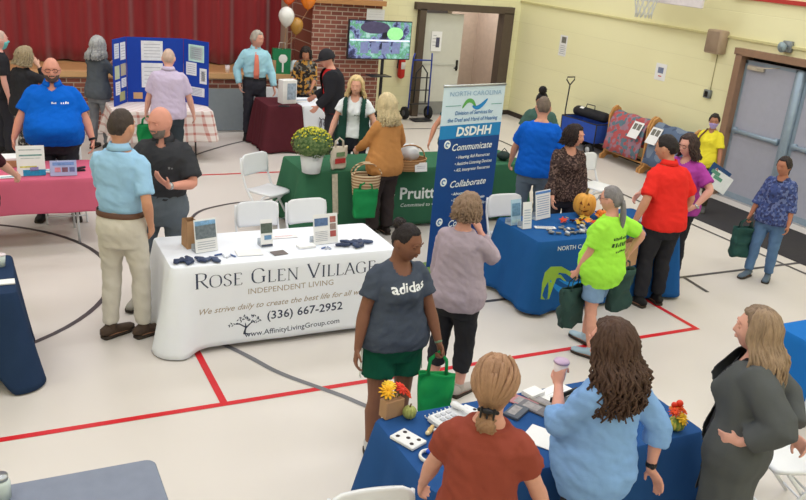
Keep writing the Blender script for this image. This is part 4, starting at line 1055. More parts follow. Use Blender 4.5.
PP['pattern_behind'] = person('person in a tan and black patterned top bowed over the script table', (5.14, 14.0), 1.58, 182, fem=True, w=1.1, skin=(190, 132, 104), lean=(0, .06), head=(0, 35, 0), R=(.18, .30, .96), L=(-.14, .30, .96), top=dict(mat=pat('tan_print', (60, 54, 50), (196, 146, 74), (120, 116, 110), 22), sleeve=1.2, hem=.8), pants=dict(mat=dk), shoes=BLK, hair=dict(col=(44, 38, 36), style='long', len=.06, thick=.02, n=60), vox=.011)
PP['jacket'] = person('man in a black cap and black jacket with red panels before the script table', hp(337, 50, 1.76), 1.76, -95, lean=(0, .07), w=1.12, skin=(216, 158, 140), head=(-8, 16, 0), R=(.20, .28, 1.0), L=(-.20, .26, .92), top=dict(mat=cloth_m('red_shirt_in', (196, 44, 46)), sleeve=0, hem=.82, scoop=.04), pants=dict(mat=dk), shoes=BLK, hair=dict(col=(60, 52, 48), thick=.006), vox=.010)
p = PP['jacket']
def overcoat(p, mat, sleeve, hem, opn, side=0, name='jacket', grow=.016, amp=.006, ztop=1.47, vr=.012, w=1.0, slk=None):
    """second layer worn over the top, open at the front"""
    c = MB(); nr = 26; c.rings([p['ring'](lerp(hem, ztop, i / nr), .030 + grow) for i in range(nr + 1)])
    if sleeve:
        for sd in (1, -1):
            S_, E, T = p['arms'][sd]; pts = [S_ + V((-sd * .05, 0, 0))]; rad = [.07 + grow]
            for i in range(13):
                f = sleeve * i / 12; pts.append(S_.lerp(E, f) if f <= 1 else E.lerp(T, f - 1)); rad.append(interp([(0, .074), (.5, .064), (1, .058), (1.5, .052), (2, .046)], f)[0] * w + grow)
            c.tube(pts, rad, 16)
    me = meshify(c, vr, 3, .5)
    for v in me.vertices:
        q = v.co; v.co = q + v.normal * amp * noise.noise(V((q.x * 13, q.y * 13, q.z * 5))) 
    bm = bmesh.new(); bm.from_mesh(me); kill = []
    for f in bm.faces:
        q = f.calc_center_median(); o_ = p['off'](q.z)
        if abs(q.x - o_.x - side) < opn * (1 + .5 * abs(q.z - 1.15)) and q.y - o_.y > 0.02: kill.append(f)
        elif q.z < hem + .01 and f.normal.z < -.7: kill.append(f)
        elif sleeve == 0 and abs(q.x - o_.x) > .155 * w and q.z > 1.22: kill.append(f)
    bmesh.ops.delete(bm, geom=kill, context='FACES'); bm.to_mesh(me); bm.free()
    o = mesh_obj(name, me, mat, p['root']); me.polygons.foreach_set('use_smooth', [True] * len(me.polygons))
    m = o.modifiers.new('t', 'SOLIDIFY'); m.thickness = .005; return o
overcoat(p, cloth_m('black_jacket', (44, 44, 50)), 1.92, .82, .09, side=-.05, grow=.024)
def cap_hat(p, mat):
    b = MB(); rr = []
    for i in range(1, 18):
        th = pi * .5 * i / 17 * 1.02; rr.append([p['HM'] @ head_point(th, 2 * pi * j / 32, .018) for j in range(32)])
    b.rings(rr); o = b.build('cap', mat, p['root'])
    b = MB(); up = []; lo = []
    for j in range(13):
        a = lerp(-.9, .9, j / 12); P_ = head_point(1.45, a, .018); up.append(P_); lo.append(P_ + V((0, .07 * cos(a * 1.5) ** .5 if abs(a) < .9 else 0, -.012)))
    b.rings([[p['HM'] @ q for q in up + list(reversed(lo))], [p['HM'] @ (q + V((0, 0, -.006))) for q in up + list(reversed(lo))]]); b.build('brim', mat, o)
cap_hat(p, M('cap_black', (40, 40, 46), rough=.8))
PP['vest'] = person('person with blonde hair in a white tee and dark green vest behind the green table', hp(357, 76, 1.68), 1.68, 184, fem=True, w=1.12, skin=(224, 168, 148), head=(0, 6, 0), R=(.33, .14, .86), RE=(.8, -.7, 0), L=(-.30, .16, .92), LE=(-.8, -.7, 0), top=dict(mat=cloth_m('white_tee', (232, 236, 242), .01), scoop=.065, sleeve=.55, hem=.93, cuff=.02), pants=dict(mat=cloth_m('navy_trousers', (44, 46, 56))), shoes=BLK, hair=dict(col=(216, 190, 142), style='long', len=.13, thick=.02, vol=.035, n=120), vox=.0095)
overcoat(PP['vest'], cloth_m('green_vest', (36, 70, 62)), 0, .86, .085, name='vest', grow=.026)
PP['camel'] = person('person in a camel jacket with wavy blonde hair, back turned, before the green table', hp(390, 95, 1.70), 1.70, -38, fem=True, w=1.0, skin=(220, 168, 148), head=(-10, 6, 0), L=(-.16, .36, 1.02), LE=(-.7, -.8, -.4), R=(.20, .26, 1.02), RE=(.8, -.8, 0), curlL=1.2, top=dict(mat=cloth_m('camel', (196, 138, 84), .04), sleeve=1.9, hem=.80, loose=.006), pants=dict(mat=cloth_m('brown_black', (62, 54, 54)), loose=.03), shoes=(50, 40, 36), hair=dict(col=(206, 188, 150), style='curly', len=.20, thick=.02, vol=.04, n=140), vox=.009)
PP['behind_banner'] = person('person mostly hidden behind the tall banner, one bare arm showing at its left edge', (5.90, 10.02), 1.50, 182, fem=True, w=1.1, skin=(214, 150, 124), R=(.36, .12, .92), RE=(1, -.3, -.2), top=dict(mat=cloth_m('teal_top', (60, 96, 100)), sleeve=.3, hem=.84, scoop=.06), pants=dict(mat=cloth_m('pale_trousers', (206, 208, 214))), shoes=BLK, hair=dict(col=(70, 54, 46), thick=.014), vox=.011)
PP['topknot'] = person('person with a black topknot and green-grey tee looking down, by the wall', hp(544, 90, 1.63), 1.63, 186, w=1.05, skin=(166, 118, 96), head=(0, 32, 0), R=(.22, .26, 1.0), L=(-.22, .26, 1.0), top=dict(mat=cloth_m('green_grey_tee', (74, 104, 96)), scoop=.05, sleeve=.75, cuff=.02), pants=dict(mat=dk), shoes=BLK, hair=dict(col=(36, 32, 34), style='bun', bun=(0, -.03, .158), bunr=.052, thick=.009), vox=.010)
PP['blue_tee'] = person('man in a royal blue tee, back turned, at the right end of the green table', hp(545, 98, 1.78), 1.78, -4, w=1.16, skin=(212, 156, 134), head=(0, 8, 0), L=(-.30, .26, .86), LE=(-.9, -.7, 0), R=(.26, .2, .98), top=dict(mat=cloth_m('royal_tee', (20, 96, 206), .03), sleeve=.78, hem=.84, cuff=.014, loose=.008), pants=dict(mat=cloth_m('blue_grey_jeans', (98, 112, 130))), shoes=(60, 60, 64), hair=dict(col=(112, 98, 88), thick=.007, side=1.4, back=1.95), vox=.009)
PP['speckled'] = person('person with dark wavy hair in a brown speckled top behind the royal blue table', (5.84, 7.34), 1.62, 160, fem=True, w=1.08, skin=(216, 158, 136), head=(-52, 4, 0), R=(.20, .22, .90), RE=(.8, -.8, 0), L=(-.20, .20, .92), top=dict(mat=pat('brown_speckle', (72, 58, 56), (112, 92, 86), (52, 42, 42), 60), scoop=.075, sleeve=1.9, hem=.84), pants=dict(mat=dk), shoes=BLK, hair=dict(col=(46, 36, 36), style='curly', len=.07, thick=.02, vol=.045, n=130), vox=.009)
PP['neon'] = person('person in a neon green tee, denim shorts and grey ponytail by the blue table', hp(617, 188, 1.54), 1.54, -60, fem=True, w=1.12, belly=.4, skin=(216, 158, 138), head=(-8, 4, 0), L=(-.22, .16, .84), R=(.30, -.08, 1.04), RE=(.6, -.6, .2), curlL=1.3, curlR=1.3, glasses=True, top=dict(mat=cloth_m('neon_tee', (168, 240, 78), .02), sleeve=.80, hem=.76, cuff=.014, loose=.010), pants=dict(mat=cloth_m('light_denim', (128, 158, 194), .06), end=.72, loose=.016, cuff=.012), shoes=(170, 196, 214), hair=dict(col=(128, 124, 126), style='tail', tail=(0, -.112, .01), len=.34, tr=.022, thick=.009), vox=.008, feet=((.12, .14), (-.12, -.10)))
PP['purple'] = person('person in a purple tee and glasses half hidden behind the man in red', (6.90, 6.62), 1.66, -150, fem=True, w=1.22, belly=.3, skin=(220, 164, 148), head=(10, 8, 0), R=(.36, .30, .98), RE=(.8, -.5, -.3), L=(-.28, .13, .98), LE=(-1, -.5, -.1), LH=(.4, .7, -.3), glasses=True, top=dict(mat=cloth_m('purple_tee', (168, 68, 158), .04), scoop=.06, sleeve=.75, hem=.84, cuff=.025), pants=dict(mat=blackc), shoes=(210, 212, 214), hair=dict(col=(66, 52, 50), style='long', len=.12, thick=.016, vol=.03, n=100), vox=.009)
wristband(PP['purple'], -1, M('watch_silver', (0, 0, 0)))
PP['red'] = person('man in a bright red polo and black trousers holding a brown paper bag', hp(681, 139, 1.77), 1.77, -42, lean=(0, .09), w=1.10, skin=(198, 142, 116), head=(-24, 10, 0), L=(-.36, .02, .90), R=(.28, .14, .92), RE=(.6, -1, 0), curlL=1.3, top=dict(mat=cloth_m('red_polo', (228, 50, 44), .03), collar=1, sleeve=.84, hem=.85, cuff=.014, loose=.007), pants=dict(mat=blackc, loose=.012), shoes=(28, 28, 30), hair=dict(col=(42, 36, 36), thick=.011, side=1.45, back=2.0), vox=.0085)
PP['yellow'] = person('person in a yellow tee and lavender face mask walking by the grey double doors', hp(716, 114, 1.44), 1.44, -168, fem=True, w=1.02, skin=(170, 118, 94), head=(-10, 6, 0), mask=(176, 160, 220), R=(.24, .10, .88), L=(-.26, .16, .86), LE=(-.6, -.8, 0), curlL=1.1, top=dict(mat=cloth_m('yellow_tee', (236, 222, 66), .03), scoop=.05, sleeve=.78, hem=.82, cuff=.02), pants=dict(mat=cloth_m('olive_dark', (64, 60, 50))), shoes=(90, 90, 92), hair=dict(col=(48, 42, 42), thick=.016, side=1.6, back=2.2), vox=.010)
PP['blouse'] = person('person in a blue patterned blouse and jeans standing alone at the right', hp(788, 157, 1.46), 1.46, -164, fem=True, w=1.08, skin=(176, 118, 94), head=(14, 6, 0), R=(.28, .12, .84), L=(-.25, .10, .84), curlR=1.2, top=dict(mat=pat('blue_print', (70, 84, 136), (104, 116, 160), (60, 66, 104), 34), scoop=.06, sleeve=1.35, hem=.82, cuff=.02, flare=.015), pants=dict(mat=denim, loose=.008), shoes=(92, 108, 126), hair=dict(col=(50, 42, 44), thick=.014, side=1.7, back=2.3, style='tail', tail=(0, -.10, -.06), len=.10), feet=((.13, .10), (-.11, -.02)), vox=.009)
b = MB(); p = PP['blouse']; b.tube([p['nb'] + V((.078 * cos(a), .010 + .088 * sin(a), -.022 - .035 * max(0, sin(a)))) for a in [2 * pi * i / 24 for i in range(25)]], [(.014, .010)] * 25, 8); b.build('collar_band', M('band_dark', (46, 40, 48)), p['top'])
PP['sport'] = person('person in a slate sports tee and green shorts with a high dark bun, looking right', hp(403, 222, 1.66), 1.66, 156, fem=True, w=1.18, skin=(128, 86, 68), head=(-30, 12, 0), R=(.32, .12, .82), L=(-.30, .18, .84), curlL=1.4, top=dict(mat=cloth_m('slate_tee', (74, 82, 98), .03), scoop=.075, sleeve=.62, hem=.86, cuff=.015), pants=dict(mat=cloth_m('green_shorts', (22, 82, 64), .03), end=.66, loose=.018, cuff=.02, stripe=1), shoes=(200, 200, 204), hair=dict(col=(40, 34, 36), style='bun', bun=(0, -.085, .085), bunr=.040, thick=.007), vox=.007, feet=((.14, .08), (-.11, -.04)))
wristband(PP['sport'], -1, M('watch_green', (120, 160, 130), rough=.4), r=.027)
PP['mauve'] = person('person in a mauve sweater and black capris seen from behind, hand at the chin', hp(467, 196, 1.63), 1.63, 24, fem=True, w=1.1, belly=.2, skin=(216, 160, 146), head=(14, 4, 0), R=(.07, .19, 1.42), RE=(.5, .7, -1), L=(-.24, .12, .86), top=dict(mat=cloth_m('mauve_sweater', (172, 158, 172), .03), sleeve=1.85, hem=.82, loose=.010), pants=dict(mat=blackc, end=1.62, loose=.016), shoes=(180, 170, 165), hair=dict(col=(140, 116, 98), thick=.026, side=1.75, back=2.45, style='long', len=.03, n=80, vol=.03), vox=.0075)
PP['rust'] = person('person in a rust tee with a clipped low bun, back turned, before the foreground table', hp(497, 363, 1.74), 1.74, 6, fem=True, w=.94, skin=(214, 158, 140), head=(0, 8, 0), R=(.30, .24, .92), L=(-.30, .24, .92), top=dict(mat=cloth_m('rust_tee', (146, 72, 60), .03), sleeve=.52, hem=.84, cuff=.008, scoop=0, loose=.008), pants=dict(mat=dk), shoes=BLK, hair=dict(col=(158, 122, 96), style='lowbun', clip=1, thick=.010, side=1.75, back=2.5), vox=.0065)
PP['light_blue'] = person('person in a light blue blouse with long dark curls holding a cup, back turned', (2.68, 2.76), 1.70, -56, fem=True, w=1.0, belly=.6, skin=(220, 160, 144), head=(-20, 6, 0), R=(.25, -.16, .92), RE=(.5, -.5, -.1), RH=(.4, -.3, -.7), curlR=.35, L=(-.04, .30, 1.27), LE=(-.4, .3, -1), curlL=1.2, LH=(.2, .3, .9), top=dict(mat=cloth_m('sky_blouse', (132, 172, 226), .03), sleeve=1.42, hem=.78, loose=.012, cuff=.008), pants=dict(mat=dk), shoes=BLK, hair=dict(col=(78, 58, 50), style='curly', len=.30, thick=.018, wave=.016, vol=.055, n=260, lock=.85, spread=.3), vox=.007)
wristband(PP['light_blue'], 1, M('bracelet_black', (28, 28, 34), rough=.5), name='bracelet', r=.030, t=.9)
PP['cardigan'] = person('person in a long dark grey cardigan and jeans at the right, facing left', hp(769, 311, 1.68), 1.68, -96, fem=True, w=1.02, skin=(222, 166, 150), head=(4, 2, 0), L=(-.22, .0, 1.04), LE=(-.5, -1, -.1), LH=(.25, 1, -.1), R=(.0, -.28, 1.05), RE=(1, -.5, 0), RH=(-.6, -.5, -.2), top=dict(mat=blackc, scoop=.05, sleeve=0, hem=.84), pants=dict(mat=cloth_m('blue_jeans', (66, 96, 136), .08)), shoes=BLK, hair=dict(col=(128, 108, 92), col2=(152, 128, 106), style='long', arc=1.2, len=.34, thick=.016, wave=.008, vol=.04, n=230, lock=.8, spread=.35), vox=.007)
overcoat(PP['cardigan'], cloth_m('grey_cardigan', (88, 91, 94), .05), 1.78, .48, .085, name='cardigan', grow=.034, amp=.012)
PP['left_arm'] = person('person cropped by the left edge, one bare forearm reaching over the pink table', (-.14, 8.0), 1.70, 14, fem=True, w=1.1, skin=(220, 166, 148), R=(.34, .40, 1.02), RE=(.8, -.4, -.6), curlR=.8, top=dict(mat=cloth_m('maroon_top', (70, 36, 44)), sleeve=.9), pants=dict(mat=cloth_m('pale_green', (176, 208, 176)), loose=.02), shoes=BLK, hair=dict(col=(90, 70, 60), thick=.015), vox=.009)
# printing on clothes
def on_cloth(p, mat, items, z0, sx=1, back=False, off=.003, name='print'):
    bm_ = bvh_of(p['top']); W = p['W']; s = p['s']
    r3 = W.to_3x3().normalized(); ux = r3 @ (V((1, 0, 0)) if back else V((-1, 0, 0))); c = W @ V((0, 0, z0))
    n = ux.cross(V((0, 0, 1))); place_text(p['top'], mat, items, c + n * .25, ux, (0, 0, 1), bm_, off, name)
def dash(n, seed):            # print too small to read: a row of little strokes
    r_ = random.Random(seed); b = MB()
    for k in range(n):
        h = r_.uniform(.6, 1); b.add([(k, 0, 0), (k + .62, 0, 0), (k + .62 + r_.uniform(-.2, .2), h, 0), (k + r_.uniform(-.1, .2), h, 0)], [(0, 1, 2, 3)])
    b.v.append((0, 1.0, 0)); return b
on_cloth(PP['sport'], M('tee_white', (236, 238, 242)), [('adidas', .02, 0, .056, .24, 0, .022, .06)], 1.31, name='chest_print')
on_cloth(PP['neon'], M('tee_black_print', (52, 84, 44)), [(dash(9, 3), .0, .06, .03, .20), (dash(7, 5), .0, .0, .04, .22), (dash(8, 7), .01, -.05, .02, .16)], 1.20, back=True, name='back_print')
on_cloth(PP['polo'], M('tee_white', (0, 0, 0)), [(dash(3, 2), .02, 0, .02, .05), (dash(4, 4), .13, 0, .024, .08)], 1.31, name='chest_print')
on_cloth(PP['black_polo'], M('grey_print', (132, 134, 138)), [(dash(2, 2), .09, 0, .022, .04)], 1.27, name='chest_print')
on_cloth(PP['vest'], M('tee_green_print', (60, 80, 76)), [(dash(5, 6), .05, 0, .018, .08)], 1.24, name='chest_print')
# ------------------------------------------------------------------ things on tables and in hands
paper = M('white_paper', (0, 0, 0)); TB = .756
def up(px, py, z=TB): p = fl(px, py, z); return (p.x, p.y, z)
def stand_sign(px, py, w, h, rz, label, cols, z=TB, mat=None, lean=-.18, name='stand_sign', acr=True):
    x, y, z = up(px, py, z); t = empty(name, (x, y, z), radians(rz), label, 'sign')
    def tl(b): return b.xf(Matrix.Rotation(lean, 4, 'X'))
    b = MB(); b.box((0, 0, h / 2 + .003), (w, .004, h)); tl(b).build('printed_sheet', mat or paper, t, False)
    for i, (nm, cx, cz, ww, hh, c) in enumerate(cols):
        b = MB(); b.box((cx * w, -.0035, cz * h + .003), (ww * w, .0025, hh * h)); tl(b).build(nm, M('print_%d_%d_%d' % c, c, rough=.6, var=.25, vs=40), t, False)
    if acr:
        b = MB(); b.box((0, .045, .003), (w, .09, .004)); b.box((0, .088, .03), (w, .003, .055)); b.build('holder', M('clear_plastic', (220, 228, 236), rough=.1, trans=.5), t, False)
    return t
def flat(px, py, w, d, rz, label, cat, col=None, th=.004, cols=(), z=TB, name='leaflet', mat=None):
    x, y, z = up(px, py, z); t = empty(name, (x, y, z), radians(rz), label, cat)
    b = MB(); b.box((0, 0, th / 2), (w, d, th), bev=min(.002, th * .3)); b.build('sheet', mat or (paper if col is None else M('print_%d_%d_%d' % col, col, rough=.6, var=.12, vs=20)), t, False)
    for nm, cx, cy, ww, hh, c in cols:
        b = MB(); b.box((cx * w, cy * d, th + .0006), (ww * w, hh * d, .001)); b.build(nm, M('print_%d_%d_%d' % c, c, rough=.6, var=.25, vs=40), t, False)
    return t
def bag(pos, w, h, d, rz, label, mat, handle=.12, name='tote_bag', soft=.015, cat='bag', hm=None, tapers=.85, extra=None, seed=1):
    """hanging bag; pos is the top of the handles (where it is held)"""
    t = empty(name, (pos[0], pos[1], pos[2] - handle - h), radians(rz), label, cat); b = MB(); rr = []
    for k in range(15):
        u = k / 14; sc = lerp(tapers, 1, min(1, u * 1.6)) ; dd = d * (1 - .55 * u ** 2); r_ = []
        for j in range(28):
            a = 2 * pi * j / 28; c, s_ = cos(a), sin(a); q = V((w / 2 * sc * abs(c) ** .5 * (1 if c > 0 else -1), dd / 2 * abs(s_) ** .6 * (1 if s_ > 0 else -1), h * u))
            q += V((0, 1 if s_ > 0 else -1, 0)) * soft * noise.noise(V((q.x * 12 + seed, q.z * 10, s_))) * 2; q.z += soft * .6 * noise.noise(V((q.x * 8, seed, u)))
            r_.append(q)
        rr.append(r_)
    b.rings(rr, cap=False); b.f.append(tuple(range(27, -1, -1))); b.m.append(0)
    o = b.build('bag_body', mat, t); m = o.modifiers.new('t', 'SOLIDIFY'); m.thickness = .004
    for s_ in (-1, 1):
        b = MB(); b.tube([(-w * .25, s_ * d * .2, h * .94), (-w * .22, s_ * d * .14, h + handle * .6), (0, 0, h + handle), (w * .22, s_ * d * .14, h + handle * .6), (w * .25, s_ * d * .2, h * .94)], [(.010, .003)] * 5, 8, up=(0, 1, 0)); b.build('handle', hm or mat, t)
    return t
def stem_m(): return M('stem_brown', (112, 92, 60), rough=.8)
def gourd(pos, r, label, col, name='pumpkin', squash=.8, ribs=9, face=False, col2=None, rz=0, group=None):
    t = empty(name, pos, rz, label, 'pumpkin', group); b = MB(); rr = []; n = ribs * 6
    for i in range(1, 16):
        th = pi * i / 16; q = []
        for j in range(n):
            a = 2 * pi * j / n; k = (1 - .12 * abs(cos(a * ribs / 2)) ** 3 * 1) * (.88 + .12 * abs(sin(a * ribs / 2)))
            q.append(V((r * sin(th) ** .8 * k * cos(a), r * sin(th) ** .8 * k * sin(a), r * squash * (1 - cos(th)) - r * .14 * gauss(th, pi, .5) * 1)))
        rr.append(q)
    b.rings(rr); o = b.build('fruit', M('squash_%d_%d_%d' % col, col, rough=.5, var=.15, vs=9, stretch=(1, 1, .3)), t)
    b = MB(); b.tube([(0, 0, r * squash * 1.75), (r * .04, 0, r * squash * 2.05), (r * .16, 0, r * squash * 2.35)], [r * .17, r * .10, r * .12], 8); b.build('stem', stem_m(), t)
    return t, o
def flower(t, c, r, col, n=11, nm='flower', tilt=(0, 0), cc=(190, 110, 40)):
    b = MB(); R3 = (Matrix.Rotation(tilt[0], 3, 'X') @ Matrix.Rotation(tilt[1], 3, 'Y'))
    for ly in range(2):
        for k in range(n):
            a = 2 * pi * k / n + ly * .3; q = r * (1 - .3 * ly); pts = [V((cos(a) * q * u, sin(a) * q * u, .006 * ly + r * .25 * u * (1 - u) * (1 + ly))) for u in (.1, .5, .85, 1)]
            b.tube([V(c) + R3 @ p for p in pts], [(r * .10, .002), (r * .19, .003), (r * .14, .003), (.002, .001)], 6, up=(0, 0, 1))
    o = b.build(nm, M('petal_%d_%d_%d' % col, col, rough=.7, var=.12), t); b = MB(); b.ball(c, (r * .24, r * .24, r * .16), 10, 6); b.build('flower_centre', M('petal_%d_%d_%d' % cc, cc, rough=.9), o)
def leaf(b, c, r, a, tilt, pts5=True):
    R3 = Matrix.Rotation(a, 3, 'Z') @ Matrix.Rotation(tilt, 3, 'X'); o = []
    for k in range(10):
        q = 2 * pi * k / 10; rr = r * (1 if k % 2 == 0 else .5); o.append(V(c) + R3 @ V((rr * cos(q), rr * sin(q), .1 * rr * cos(3 * q))))
    n = len(b.v); b.add(o + [V(c) + R3 @ V((0, 0, .004))], [(k, (k + 1) % 10, 10) for k in range(10)])
def clutter(px, py, n, wx, wy, rz, label_f, group, cols, sz=(.05, .02, .01), name='trinket', cat='trinket', seed=1, shape='box', z=TB):
    rnd = random.Random(seed); x0, y0, _ = up(px, py, z); proto = {}
    for i in range(n):
        c = cols[i % len(cols)]
        x, y = x0 + rnd.uniform(-wx, wx) / 2, y0 + rnd.uniform(-wy, wy) / 2
        if c not in proto:
            b = MB(); m = M('item_%d_%d_%d' % c, c, rough=.5)
            if shape == 'box': b.box((0, 0, sz[2] / 2), sz, bev=sz[2] * .25)
            elif shape == 'glove': 
                b.capsule([(-sz[0] / 2, 0, sz[2] * .5), (-sz[0] * .2, sz[1] * .2, sz[2] * .6), (sz[0] * .1, -.01, sz[2] * .5), (sz[0] / 2, .01, sz[2] * .5)], [(sz[1] * .35, sz[2] * .45), (sz[1] * .55, sz[2] * .55), (sz[1] * .5, sz[2] * .5), (sz[1] * .3, sz[2] * .4)], 10, up=(0, 0, 1))
            o = b.build(name, m, None); proto[c] = o
        else: o = proto[c].copy(); COL.objects.link(o)
        o.location = (x, y, z + .0005 + .0004 * i); o.rotation_euler = (0, 0, rnd.uniform(0, 3.1)); tag(o, label_f, cat, group)
# --- white printed table
bm_ = M('kraft_paper', (178, 140, 106), rough=.85, var=.05, bump=.2, bs=30)
def paper_bag(pos, w, h, d, rz, label, handles=False, held=False):
    z0 = pos[2] - (h + .13 if held else 0); t = empty('paper_bag', (pos[0], pos[1], z0), radians(rz), label, 'bag')
    b = MB(); rr = []
    for (z, k) in ((0, 1), (h * .5, 1), (h, .97)):
        rr.append([V((x * w / 2 * k, y * d / 2 * (k if z < h else .8), z)) for x, y in ((-1, -1), (0, -1), (1, -1), (1, 0 if z == 0 else -.0), (1, 1), (0, 1), (-1, 1), (-1, 0))])
        if z > 0:
            rr[-1][3].x -= d * .1; rr[-1][7].x += d * .1
    b.rings(rr, cap=False); b.f.append(tuple(range(7, -1, -1))); b.m.append(0); o = b.build('bag_body', bm_, t, False); m = o.modifiers.new('t', 'SOLIDIFY'); m.thickness = .002
    if handles or held:
        for s_ in (-1, 1):
            b = MB(); b.tube([(-w * .22, s_ * d * .38, h * .95), (-w * .18, s_ * d * .2, h + .09), (0, 0, h + .125), (w * .18, s_ * d * .2, h + .09), (w * .22, s_ * d * .38, h * .95)], .0035, 6); b.build('handle', M('kraft_dark', (150, 112, 84)), t)
    return t
paper_bag(up(190, 246), .10, .24, .14, 8, 'open brown paper bag standing at the left end of the white printed table')
pic = (104, 132, 164); grn = (96, 112, 96)
stand_sign(207, 252, .20, .28, 12, 'large standing photo sign beside the paper bag on the white printed table', [('photo', 0, .62, .92, .42, (112, 122, 130)), ('sky_band', 0, .88, .92, .14, (128, 172, 214))] + [('text_line', 0, .1 + i * .07, .8, .02, (180, 182, 196)) for i in range(4)])
stand_sign(267, 247, .11, .24, 4, 'narrow standing brochure in the middle of the white printed table', [('photo', 0, .68, .94, .36, (92, 104, 96)), ('photo', .1, .34, .6, .16, (110, 150, 190)), ('base_band', 0, .05, .94, .08, (72, 80, 100))])
stand_sign(326, 244, .24, .27, 6, 'standing sign with photo strip near the right end of the white printed table', [('photo', -.18, .74, .55, .26, (92, 118, 160)), ('photo', .3, .8, .24, .2, (176, 110, 104)), ('photo', .3, .56, .24, .2, (150, 132, 128)), ('photo', .3, .32, .24, .2, (178, 92, 90))] + [('text_line', -.18, .12 + i * .06, .5, .015, (170, 172, 186)) for i in range(6)])
nv = [(52, 64, 96), (66, 80, 112), (44, 56, 86)]
clutter(201, 262, 7, .34, .10, 0, 'folded navy cloth item heaped at the left front of the white printed table', 'folded navy cloths, left heap', nv, (.11, .06, .028), 'folded_cloth', 'cloth', 3, 'glove')
clutter(355, 245, 7, .26, .12, 0, 'folded navy cloth item heaped at the right end of the white printed table', 'folded navy cloths, right heap', nv, (.11, .06, .030), 'folded_cloth', 'cloth', 5, 'glove')
clutter(224, 256, 5, .14, .07, 0, 'blue and white pen or clip by the left heap on the white printed table', 'pens by the left heap', [(70, 96, 150), (210, 214, 224)], (.07, .014, .010), 'pen', 'pen', 8)
clutter(324, 248, 4, .10, .05, 0, 'small blue and white pen by the photo-strip sign on the white printed table', 'pens by the photo strip sign', [(90, 116, 170), (200, 206, 220)], (.06, .014, .010), 'pen', 'pen', 9)
flat(249, 253, .22, .14, -4, 'plain white leaflet stack left of centre on the white printed table', 'leaflet', th=.008)
flat(279, 253, .13, .10, 8, 'dark grey photo card on the white printed table', 'card', (112, 104, 104))
flat(306, 247, .16, .08, 5, 'small white card stack left of the photo-strip sign', 'card', th=.02)
flat(284, 237, .24, .07, 0, 'pale leaflet with a faint red heading at the back of the white printed table', 'leaflet', (232, 228, 232), cols=[('heading', 0, .2, .7, .12, (210, 150, 160))])
# --- pink table
stand_sign(32, 176, .27, .31, 2, 'tall white and blue standing sign on the pink table', [('blue_wave', .1, .10, .8, .20, (40, 140, 190)), ('yellow_band', -.1, .30, .6, .05, (220, 210, 110)), ('purple_patch', .1, .22, .3, .14, (150, 140, 200)), ('text_line', 0, .68, .8, .05, (120, 160, 160)), ('text_line', 0, .58, .7, .02, (180, 190, 195)), ('text_line', 0, .86, .8, .04, (190, 196, 200))])
stand_sign(64, 176, .26, .16, 0, 'low wide lavender standing sign on the pink table', [('photo', -.22, .4, .22, .3, (220, 140, 160)), ('photo', .05, .4, .22, .3, (130, 90, 110)), ('photo', .32, .4, .2, .3, (110, 116, 170)), ('heading', 0, .78, .8, .2, (120, 150, 214))], mat=M('lavender_sheet', (178, 188, 232)))
t = empty('carton', up(6, 165), .05, 'flat cardboard carton with white papers on top at the left of the pink table', 'box'); b = MB(); b.box((0, 0, .035), (.26, .22, .07), bev=.004); b.build('carton_body', bm_, t, 30); b = MB(); b.box((0, 0, .085), (.25, .21, .028), bev=.004); b.build('papers', paper, t, 30)
flat(10, 177, .20, .10, 5, 'white and teal leaflet at the left front of the pink table', 'leaflet', th=.008, cols=[('teal_band', 0, -.2, .9, .3, (90, 160, 180))])
flat(48, 172, .08, .10, 3, 'small white and teal card between the two signs on the pink table', 'card', th=.02, cols=[('teal_band', 0, 0, .9, .4, (60, 150, 180))])
t = empty('stapler', up(79, 171), .1, 'black stapler at the right of the lavender sign', 'stapler'); b = MB(); b.box((0, 0, .008), (.13, .035, .016), bev=.004); b.build('base', M('black_plastic', (40, 40, 46), rough=.4), t); b = MB(); b.box((.0, 0, .032), (.14, .03, .022), rot=Matrix.Rotation(-.12, 3, 'Y'), bev=.006); b.build('arm', M('black_plastic', (40, 40, 46)), t)
# --- green table
t = empty('potted_mum', up(311, 172), 0, 'white pot of yellow-green chrysanthemums on the left end of the green table', 'plant')
b = MB(); b.tube([(0, 0, 0), (0, 0, .20), (0, 0, .205), (0, 0, .19), (0, 0, .18)], [.105, .135, .140, .128, .10], 24); b.build('pot', M('white_pot', (222, 226, 232), rough=.5, var=.03), t)
b = MB(); 
for s_ in (-1, 1): b.tube([(s_ * .02, -.135, .17), (s_ * .05, -.15, .22), (0, -.16, .24)], .008, 6)
b.build('pot_bow', M('white_pot', (0, 0, 0)), t)
rnd = random.Random(4); b = MB(); rr = []
for i in range(1, 14):
    th = pi * i / 14; rr.append([V((.215 * sin(th) * cos(a), .215 * sin(th) * sin(a), .34 - .155 * cos(th))) * (1) + V((0, 0, 0)) for a in [2 * pi * j / 24 for j in range(24)]])
rr = [[p + p.normalized() * .03 * noise.noise(p * 18) for p in r] for r in rr]; b.rings(rr)
for k in range(900):
    a = rnd.uniform(0, 6.28); th = rnd.uniform(.05, 2.3); q = V((.225 * sin(th) * cos(a), .225 * sin(th) * sin(a), .34 + .17 * cos(th))); nrm = V((sin(th) * cos(a), sin(th) * sin(a), cos(th)))
    u = nrm.orthogonal().normalized(); u = Matrix.Rotation(rnd.uniform(0, 6), 3, nrm) @ u; w_ = nrm.cross(u); L_ = rnd.uniform(.018, .034); c0 = q + nrm * rnd.uniform(-.01, .015)
    b.add([c0 - w_ * .009, c0 + u * L_ * .5 + nrm * .01 - w_ * .010, c0 + u * L_ + nrm * rnd.uniform(-.01, .014), c0 + u * L_ * .5 + nrm * .01 + w_ * .010], [(0, 1, 2, 3)])
